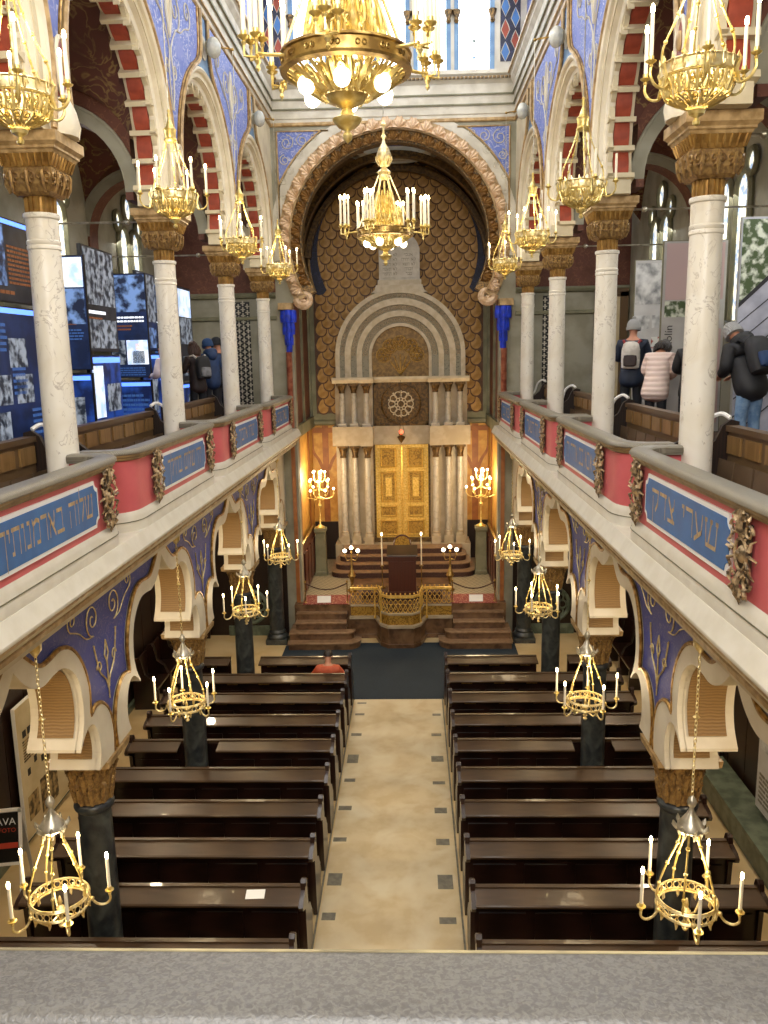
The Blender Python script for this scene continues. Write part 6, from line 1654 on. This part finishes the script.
def person(label, loc, face, top, trousers, hairm, lean=12, head_down=15, arms='front', H=1.72, coat_len=.0, bulky=1.0, hat=None, hood=None, shoes='black', seated=False, longhair=False, group=None, skirtless=True):
    """standing figure facing local +y; face = rotation about z"""
    t = thing('person', label, 'person', loc, face, group)
    k = H/1.72
    L_ = radians(lean); hd = radians(head_down)
    hipz = .92 if not seated else .56
    def up(d, fwd_=0.0): return Vector((0, sin(L_)*d + cos(L_)*fwd_, hipz + cos(L_)*d - sin(L_)*fwd_))
    def X(v, x): return Vector((x, v.y, v.z))
    pel = Vector((0, 0, hipz)); waist = up(.16); chest = up(.36, .01); neck = up(.52); nk2 = up(.58, .01)
    hz = nk2 + Vector((0, sin(L_+hd)*.05, cos(L_+hd)*.05)); hc = nk2 + Vector((0, sin(L_+hd)*.13 + .02, cos(L_+hd)*.13)); ht = nk2 + Vector((0, sin(L_+hd)*.21 + .02, cos(L_+hd)*.21))
    shl = [X(up(.47), sx*.18) for sx in (-1, 1)]
    if arms == 'front': elb = [X(up(.24, .06), sx*.25) for sx in (-1, 1)]; wri = [X(up(.26, .30), sx*.13) for sx in (-1, 1)]
    elif arms == 'ledge': elb = [X(up(.26, .05), sx*.33) for sx in (-1, 1)]; wri = [X(up(.27, .28), sx*.20) for sx in (-1, 1)]
    else: elb = [X(up(.20, -.03), sx*.25) for sx in (-1, 1)]; wri = [X(up(-.03, .06), sx*.26) for sx in (-1, 1)]
    if seated: kne = [Vector((sx*.11, .42, .50)) for sx in (-1, 1)]; ank = [Vector((sx*.11, .42, .09)) for sx in (-1, 1)]
    else: kne = [Vector((sx*.10, .03, .49)) for sx in (-1, 1)]; ank = [Vector((sx*.105, -.01, .08)) for sx in (-1, 1)]
    hip = [Vector((sx*.09, 0, hipz-.06)) for sx in (-1, 1)]
    toe = [a + Vector((0, .15, -.04)) for a in ank]
    V = [pel, waist, chest, neck, nk2, hz, hc, ht]; E_ = [(i, i+1) for i in range(7)]
    Rr = [(.145, .105), (.125, .095), (.145, .10), (.07, .06), .055, .06, (.078, .092), (.062, .07)]
    for i in (0, 1):
        n = len(V); V += [shl[i], elb[i], wri[i]]; E_ += [(3, n), (n, n+1), (n+1, n+2)]; Rr += [.055, .042, .03]
        d = (wri[i]-elb[i]).normalized(); pm = wri[i] + d*.06; side = Vector((1 if i else -1, 0, 0))
        V.append(pm); E_.append((n+2, n+3)); Rr.append((.034, .018))
        for q, (off, ln) in enumerate(((-.03, .065), (-.01, .08), (.01, .085), (.03, .07))):
            V += [pm + d*.03 + side*(-off) , pm + d*(.03+ln*.6) + side*(-off) + Vector((0, 0, -.012)), pm + d*(.03+ln) + side*(-off) + Vector((0, 0, -.035))]
            m = len(V); E_ += [(n+3, m-3), (m-3, m-2), (m-2, m-1)]; Rr += [.010, .009, .008]
        V += [wri[i] + d*.03 - side*.035, wri[i] + d*.07 - side*.05]; m = len(V); E_ += [(n+2, m-2), (m-2, m-1)]; Rr += [.011, .009]
        n = len(V); V += [hip[i], kne[i], ank[i], toe[i]]; E_ += [(0, n), (n, n+1), (n+1, n+2), (n+2, n+3)]; Rr += [.085, .058, .04, .035]
    S = lambda v: v*k
    body = skin_obj('body', [S(v) for v in V], E_, [(r if isinstance(r, tuple) else (r, r)) if k == 1 else tuple(q*k for q in (r if isinstance(r, tuple) else (r, r))) for r in Rr], 'skin', t)
    # face
    HM = Matrix.Translation(S(hc)) @ Matrix.Rotation(-(L_+hd), 4, 'X')
    fb = MB()
    fb.tube([(0, .085, .015), (0, .108, -.015), (0, .092, -.028)], [.008, .014, .010], 6, M=HM)
    for sx in (-1, 1): fb.ball((sx*.082, -.005, -.005), .026, 8, 6, sc=(.4, .7, 1.2), M=HM)
    fb.build('face_features', 'skin', body)
    eb = MB()
    for sx in (-1, 1): eb.ball((sx*.032, .086, .012), .010, 6, 5, M=HM)
    eb.build('eyes', 'black', body)
    mb_ = MB(); mb_.tube([(-.022, .088, -.052), (0, .094, -.050), (.022, .088, -.052)], .005, 5, M=HM); mb_.build('mouth', 'text_red', body)
    # hair
    hb = MB(); rows = []
    for i in range(7):
        th = radians(6 + 100*i/6); rows.append([(.092*sin(th)*cos(a), -.012 + .104*sin(th)*sin(a) if sin(a) < .35 else -.012 + .104*sin(th)*.35, .02 + .108*cos(th)) for a in [2*pi*q/18 for q in range(18)]])
    hb.loft(rows, closed=True, M=HM); hb.add(rows[0], [tuple(range(18))], True, 0, HM)
    if longhair:
        for q in range(9):
            a = pi + pi*q/8
            hb.tube([(.088*cos(a), -.01+.09*sin(a), .0), (.10*cos(a), -.02+.10*sin(a), -.10), (.10*cos(a), .0+.09*sin(a), -.20)], [.03, .036, .012], 6, M=HM)
    hb.build('hair', hairm, t)
    if hat:
        b = MB(); b.lathe([(.108, -.035), (.114, -.03), (.114, .03), (.112, .06), (.098, .105), (.06, .14), (.02, .152), (.0, .153)], 20, (0, -.008, .005), M=HM)
        b.lathe([(.116, -.04), (.121, -.02), (.120, .015), (.114, .02)], 20, (0, -.008, .005), M=HM, cap=False)
        if hat[1] == 'pom': b.ball((0, -.01, .17), .035, 8, 6, M=HM)
        if hat[1] == 'cap': b.prism([(-.07, .08), (.07, .08), (.06, .19), (-.06, .19)], -.005, .006, 'z', M=HM)
        b.build('hat', hat[0], t)
    # coat: torso and sleeves in one surface
    B = bulky
    cv = [up(-.24-coat_len), waist, chest, up(.47), up(.545, -.01)]; ce = [(0, 1), (1, 2), (2, 3), (3, 4)]
    cr = [(.215*B, .18*B), (.17*B, .14*B), (.185*B, .145*B), (.12*B, .10*B), (.085, .08)]
    for i in (0, 1):
        n = len(cv); cv += [shl[i], (shl[i]+elb[i])/2, elb[i], wri[i]]; ce += [(3, n), (n, n+1), (n+1, n+2), (n+2, n+3)]; cr += [.082*B, .075*B, .066*B, .052*B]
    skin_obj('coat', [S(v) for v in cv], ce, [tuple(q*k for q in (r if isinstance(r, tuple) else (r, r))) for r in cr], top, t, 2)
    if hood:
        b = MB(); b.lathe([(.13, -.05), (.15, .0), (.14, .05), (.11, .07)], 18, M=Matrix.Translation(S(up(.55, -.04))) @ Matrix.Rotation(-L_-.3, 4, 'X')); b.ball(tuple(S(up(.50, -.13))), .10, 10, 8, sc=(1.15, .7, 1)); b.build('hood', hood, t)
    # trousers and shoes
    tv = [pel + Vector((0, 0, .02))]; te = []; tr = [(.125, .095)]
    for i in (0, 1):
        n = len(tv); tv += [hip[i], (hip[i]+kne[i])/2, kne[i], ank[i] + Vector((0, 0, .0))]; te += [(0, n), (n, n+1), (n+1, n+2), (n+2, n+3)]; tr += [.092, .088, .075, .062]
    skin_obj('trousers', [S(v) for v in tv], te, [tuple(q*k for q in (r if isinstance(r, tuple) else (r, r))) for r in tr], trousers, t, 2)
    for i in (0, 1):
        b = MB(); a = S(ank[i]); b.loft([[(a.x + w*cos(q), a.y - .06 + y, max(0.0, h*(sin(q)*.5+.5))) for q in [2*pi*j/10 for j in range(10)]] for y, w, h in ((-.03, .03, .07), (.0, .045, .11), (.08, .048, .11), (.17, .05, .075), (.235, .04, .055), (.25, .015, .03))], closed=True)
        b.build('shoe', shoes, t)
    t['_neck'] = [*S(up(.52, -.10))]
    return t, (lambda v: S(v)), up, L_, k
def backpack(label, tdat, mcol, strap, pocket=None, size=(.30, .17, .44)):
    t, S, up, L_, k = tdat
    w, d, h = size
    c = S(up(.28, -.262))
    bp = thing('backpack', label, 'backpack')
    M = Matrix.Translation(t.location) @ Matrix.Rotation(t.rotation_euler.z, 4, 'Z') @ Matrix.Translation(c) @ Matrix.Rotation(-L_, 4, 'X')
    bp.matrix_world = M; bp.location = M.translation; bp.rotation_euler = M.to_euler()
    b = MB(); rows = []
    for z, f in ((-.5, .7), (-.46, .92), (-.2, 1.0), (.2, .97), (.40, .82), (.48, .55), (.5, .3)):
        rows.append([(w/2*f*(abs(cos(a))**.6)*(1 if cos(a) > 0 else -1), d/2*f*(abs(sin(a))**.6)*(1 if sin(a) > 0 else -1), z*h) for a in [2*pi*q/20 for q in range(20)]])
    b.loft(rows, closed=True); b.add(rows[0], [tuple(range(20))], True); b.add(rows[-1], [tuple(range(20))], True); b.build('bag_body', mcol, bp)
    b = MB(); rows = []
    for z, f in ((-.42, .6), (-.38, .95), (-.15, 1.0), (-.02, .9), (.0, .5)):
        rows.append([(w*.36*f*(abs(cos(a))**.6)*(1 if cos(a) > 0 else -1), -d/2 - .0 + .045*f*(abs(sin(a))**.6)*(1 if sin(a) > 0 else -1), z*h) for a in [2*pi*q/16 for q in range(16)]])
    b.loft(rows, closed=True); b.add(rows[-1], [tuple(range(16))], True); b.build('front_pocket', pocket or mcol, bp)
    for sx in (-1, 1):
        b = MB(); b.tube([(sx*.09, d*.3, .20*h*2), (sx*.13, d*.5+.03, h*.55), (sx*.15, d*.5+.16, h*.52), (sx*.15, d*.5+.27, h*.2)], .022, 5); b.build('strap', strap, bp)
    return bp
mat('jacket_pink', '#e2c8bd', '#ecd6cc', 'wave', 4.2, .55, distort=1.5, lo=.0, hi=.3, bump=.5, wdir='Z', bdist=.02)
mat('jacket_black', '#16161a', '#1f2024', 'noise', 6, .6)
mat('jacket_navy', '#1b2538', '#202c42', 'noise', 6, .6)
mat('jacket_blue', '#243f6b', '#1d345a', 'noise', 6, .6)
mat('jacket_brown', '#3a2b28', '#2c2120', 'noise', 6, .6)
mat('jacket_orange', '#c45a36', '#b14d2d', 'noise', 6, .6)
mat('jacket_white', '#dcd0d8', '#cfc2cc', 'noise', 6, .6)
mat('denim', '#5b7ba0', '#7693b3', 'noise', 14, .7)
mat('dark_cloth', '#14161c', '#1c1f27', 'noise', 10, .7)
mat('knit_grey', '#a9a9a8', '#8f8f8e', 'wave', 22, .8, distort=1, lo=0, hi=1, bump=.5)
mat('knit_blue', '#2a4a7a', '#21406c', 'wave', 22, .8, distort=1, lo=0, hi=1)
mat('bag_white', '#d8d3cb', '#b9b2a8', 'noise', 8, .6)
mat('bag_red', '#8e2a2c', None, rough=.6)
mat('bag_grey', '#8d8f93', '#6d6f73', 'noise', 9, .6)
PE = []
d = person('man in a dark jacket and grey bobble hat with a white and red backpack', (4.02, 14.2, F2), radians(-20), 'jacket_navy', 'dark_cloth', 'hair_brown', lean=3, head_down=5, H=1.80, hat=('knit_grey', 'pom'), bulky=1.08); PE.append(d)
backpack('white backpack with red straps on the man in the bobble hat', d, 'bag_white', 'bag_red', 'jacket_brown')
d = person('woman in a pale pink quilted jacket bending forward, dark hair', (3.94, 12.5, F2), radians(-35), 'jacket_pink', 'dark_cloth', 'hair', lean=20, head_down=42, H=1.56, bulky=1.22, coat_len=.05, longhair=True); PE.append(d)
d = person('person in dark clothes mostly hidden behind the nearest right marble column', (4.02, 11.15, F2), radians(-25), 'jacket_black', 'dark_cloth', 'hair', lean=12, head_down=20, H=1.62); PE.append(d)
d = person('man in a black jacket, grey knit hat and jeans leaning over at the right edge', (4.46, 10.35, F2), radians(20), 'jacket_black', 'denim', 'hair_brown', lean=24, head_down=20, H=1.70, hat=('knit_grey', ''), hood='jacket_black', bulky=1.25, shoes='white'); PE.append(d)
backpack('black backpack on the man in the grey knit hat and jeans', d, 'jacket_black', 'jacket_black', 'jacket_blue', (.34, .2, .46))
d = person('person with brown hair and dark jacket in the left gallery', (-3.80, 16.3, F2), radians(45), 'jacket_brown', 'dark_cloth', 'hair_brown', lean=5, head_down=12, H=1.66, longhair=True); PE.append(d)
backpack('black and grey backpack on the brown-haired person of the left gallery', d, 'jacket_black', 'bag_white', 'bag_grey')
d = person('person in a blue hooded coat and blue hat in the left gallery', (-3.76, 17.3, F2), radians(40), 'jacket_blue', 'dark_cloth', 'hair', lean=5, head_down=10, H=1.70, hat=('knit_blue', ''), hood='jacket_blue', bulky=1.15); PE.append(d)
d = person('person in a dark cap behind the blue hooded coat', (-3.74, 18.1, F2), radians(60), 'jacket_black', 'dark_cloth', 'hair', lean=4, head_down=8, H=1.74, hat=('dark_cloth', 'cap')); PE.append(d)
d = person('person in a pale lilac top half hidden by the second left marble column', (-3.66, 14.0, F2), radians(60), 'jacket_white', 'dark_cloth', 'hair', lean=8, head_down=20, H=1.62, bulky=1.1); PE.append(d)
d = person('person in an orange jacket sitting in a front left pew', (-1.30, 14.98, 0.0), 0, 'jacket_orange', 'dark_cloth', 'hair', lean=4, head_down=18, H=1.70, seated=True, arms='ledge', bulky=1.1); PE.append(d)
for d in PE:
    if '_neck' in d[0]: del d[0]['_neck']

# stalls along the aisle walls and a picture leaning on the wall
STEND = MB().prism([(.02, 0), (.52, 0), (.52, .40), (.46, .46), (.40, .62), (.26, .72), (.22, .90), (.20, 1.02), (.15, 1.08), (.08, 1.06), (.02, 1.0)], -.025, .025, 'y').mesh('end_panel', 'pew_wood')
for s in (-1, 1):
    for k in range(7):
        y = 15.5 + k*.86
        if k > 4 or (s > 0 and k == 0): continue
        t = thing('wall_stall', 'dark wooden stall against the %s aisle wall, %s from the camera' % (SIDE[s], ['first', 'second', 'third', 'fourth', 'fifth'][k - (s > 0)]), 'stall', (s*5.26, y, 0), 0, 'stalls along the %s aisle wall' % SIDE[s])
        for q in (0, .80):
            o = link('end_panel', STEND, t, (0, q, 0)); o.scale = (-s, 1, 1)
        MB().box((min(-s*.06, -s*.5), .03, .40), (max(-s*.06, -s*.5), .77, .44)).build('seat', 'pew_wood', t)
        MB().box((min(-s*.03, -s*.07), .03, .10), (max(-s*.03, -s*.07), .77, .96)).build('backrest', 'pew_wood', t)
pb = thing('framed_picture', 'framed picture leaning low against the left aisle wall beyond the first arch', 'picture', (-5.14, 12.75, 0), HPI)
M3 = Matrix.Rotation(radians(-8), 4, 'X')
b = MB(); b.box((-.36, 0, 0), (.36, .03, .62), M=M3); b.build('frame', 'black', pb)
b = MB(); b.box((-.30, -.006, .06), (.30, .0, .56), M=M3); b.build('print', 'photo_sepia', pb)
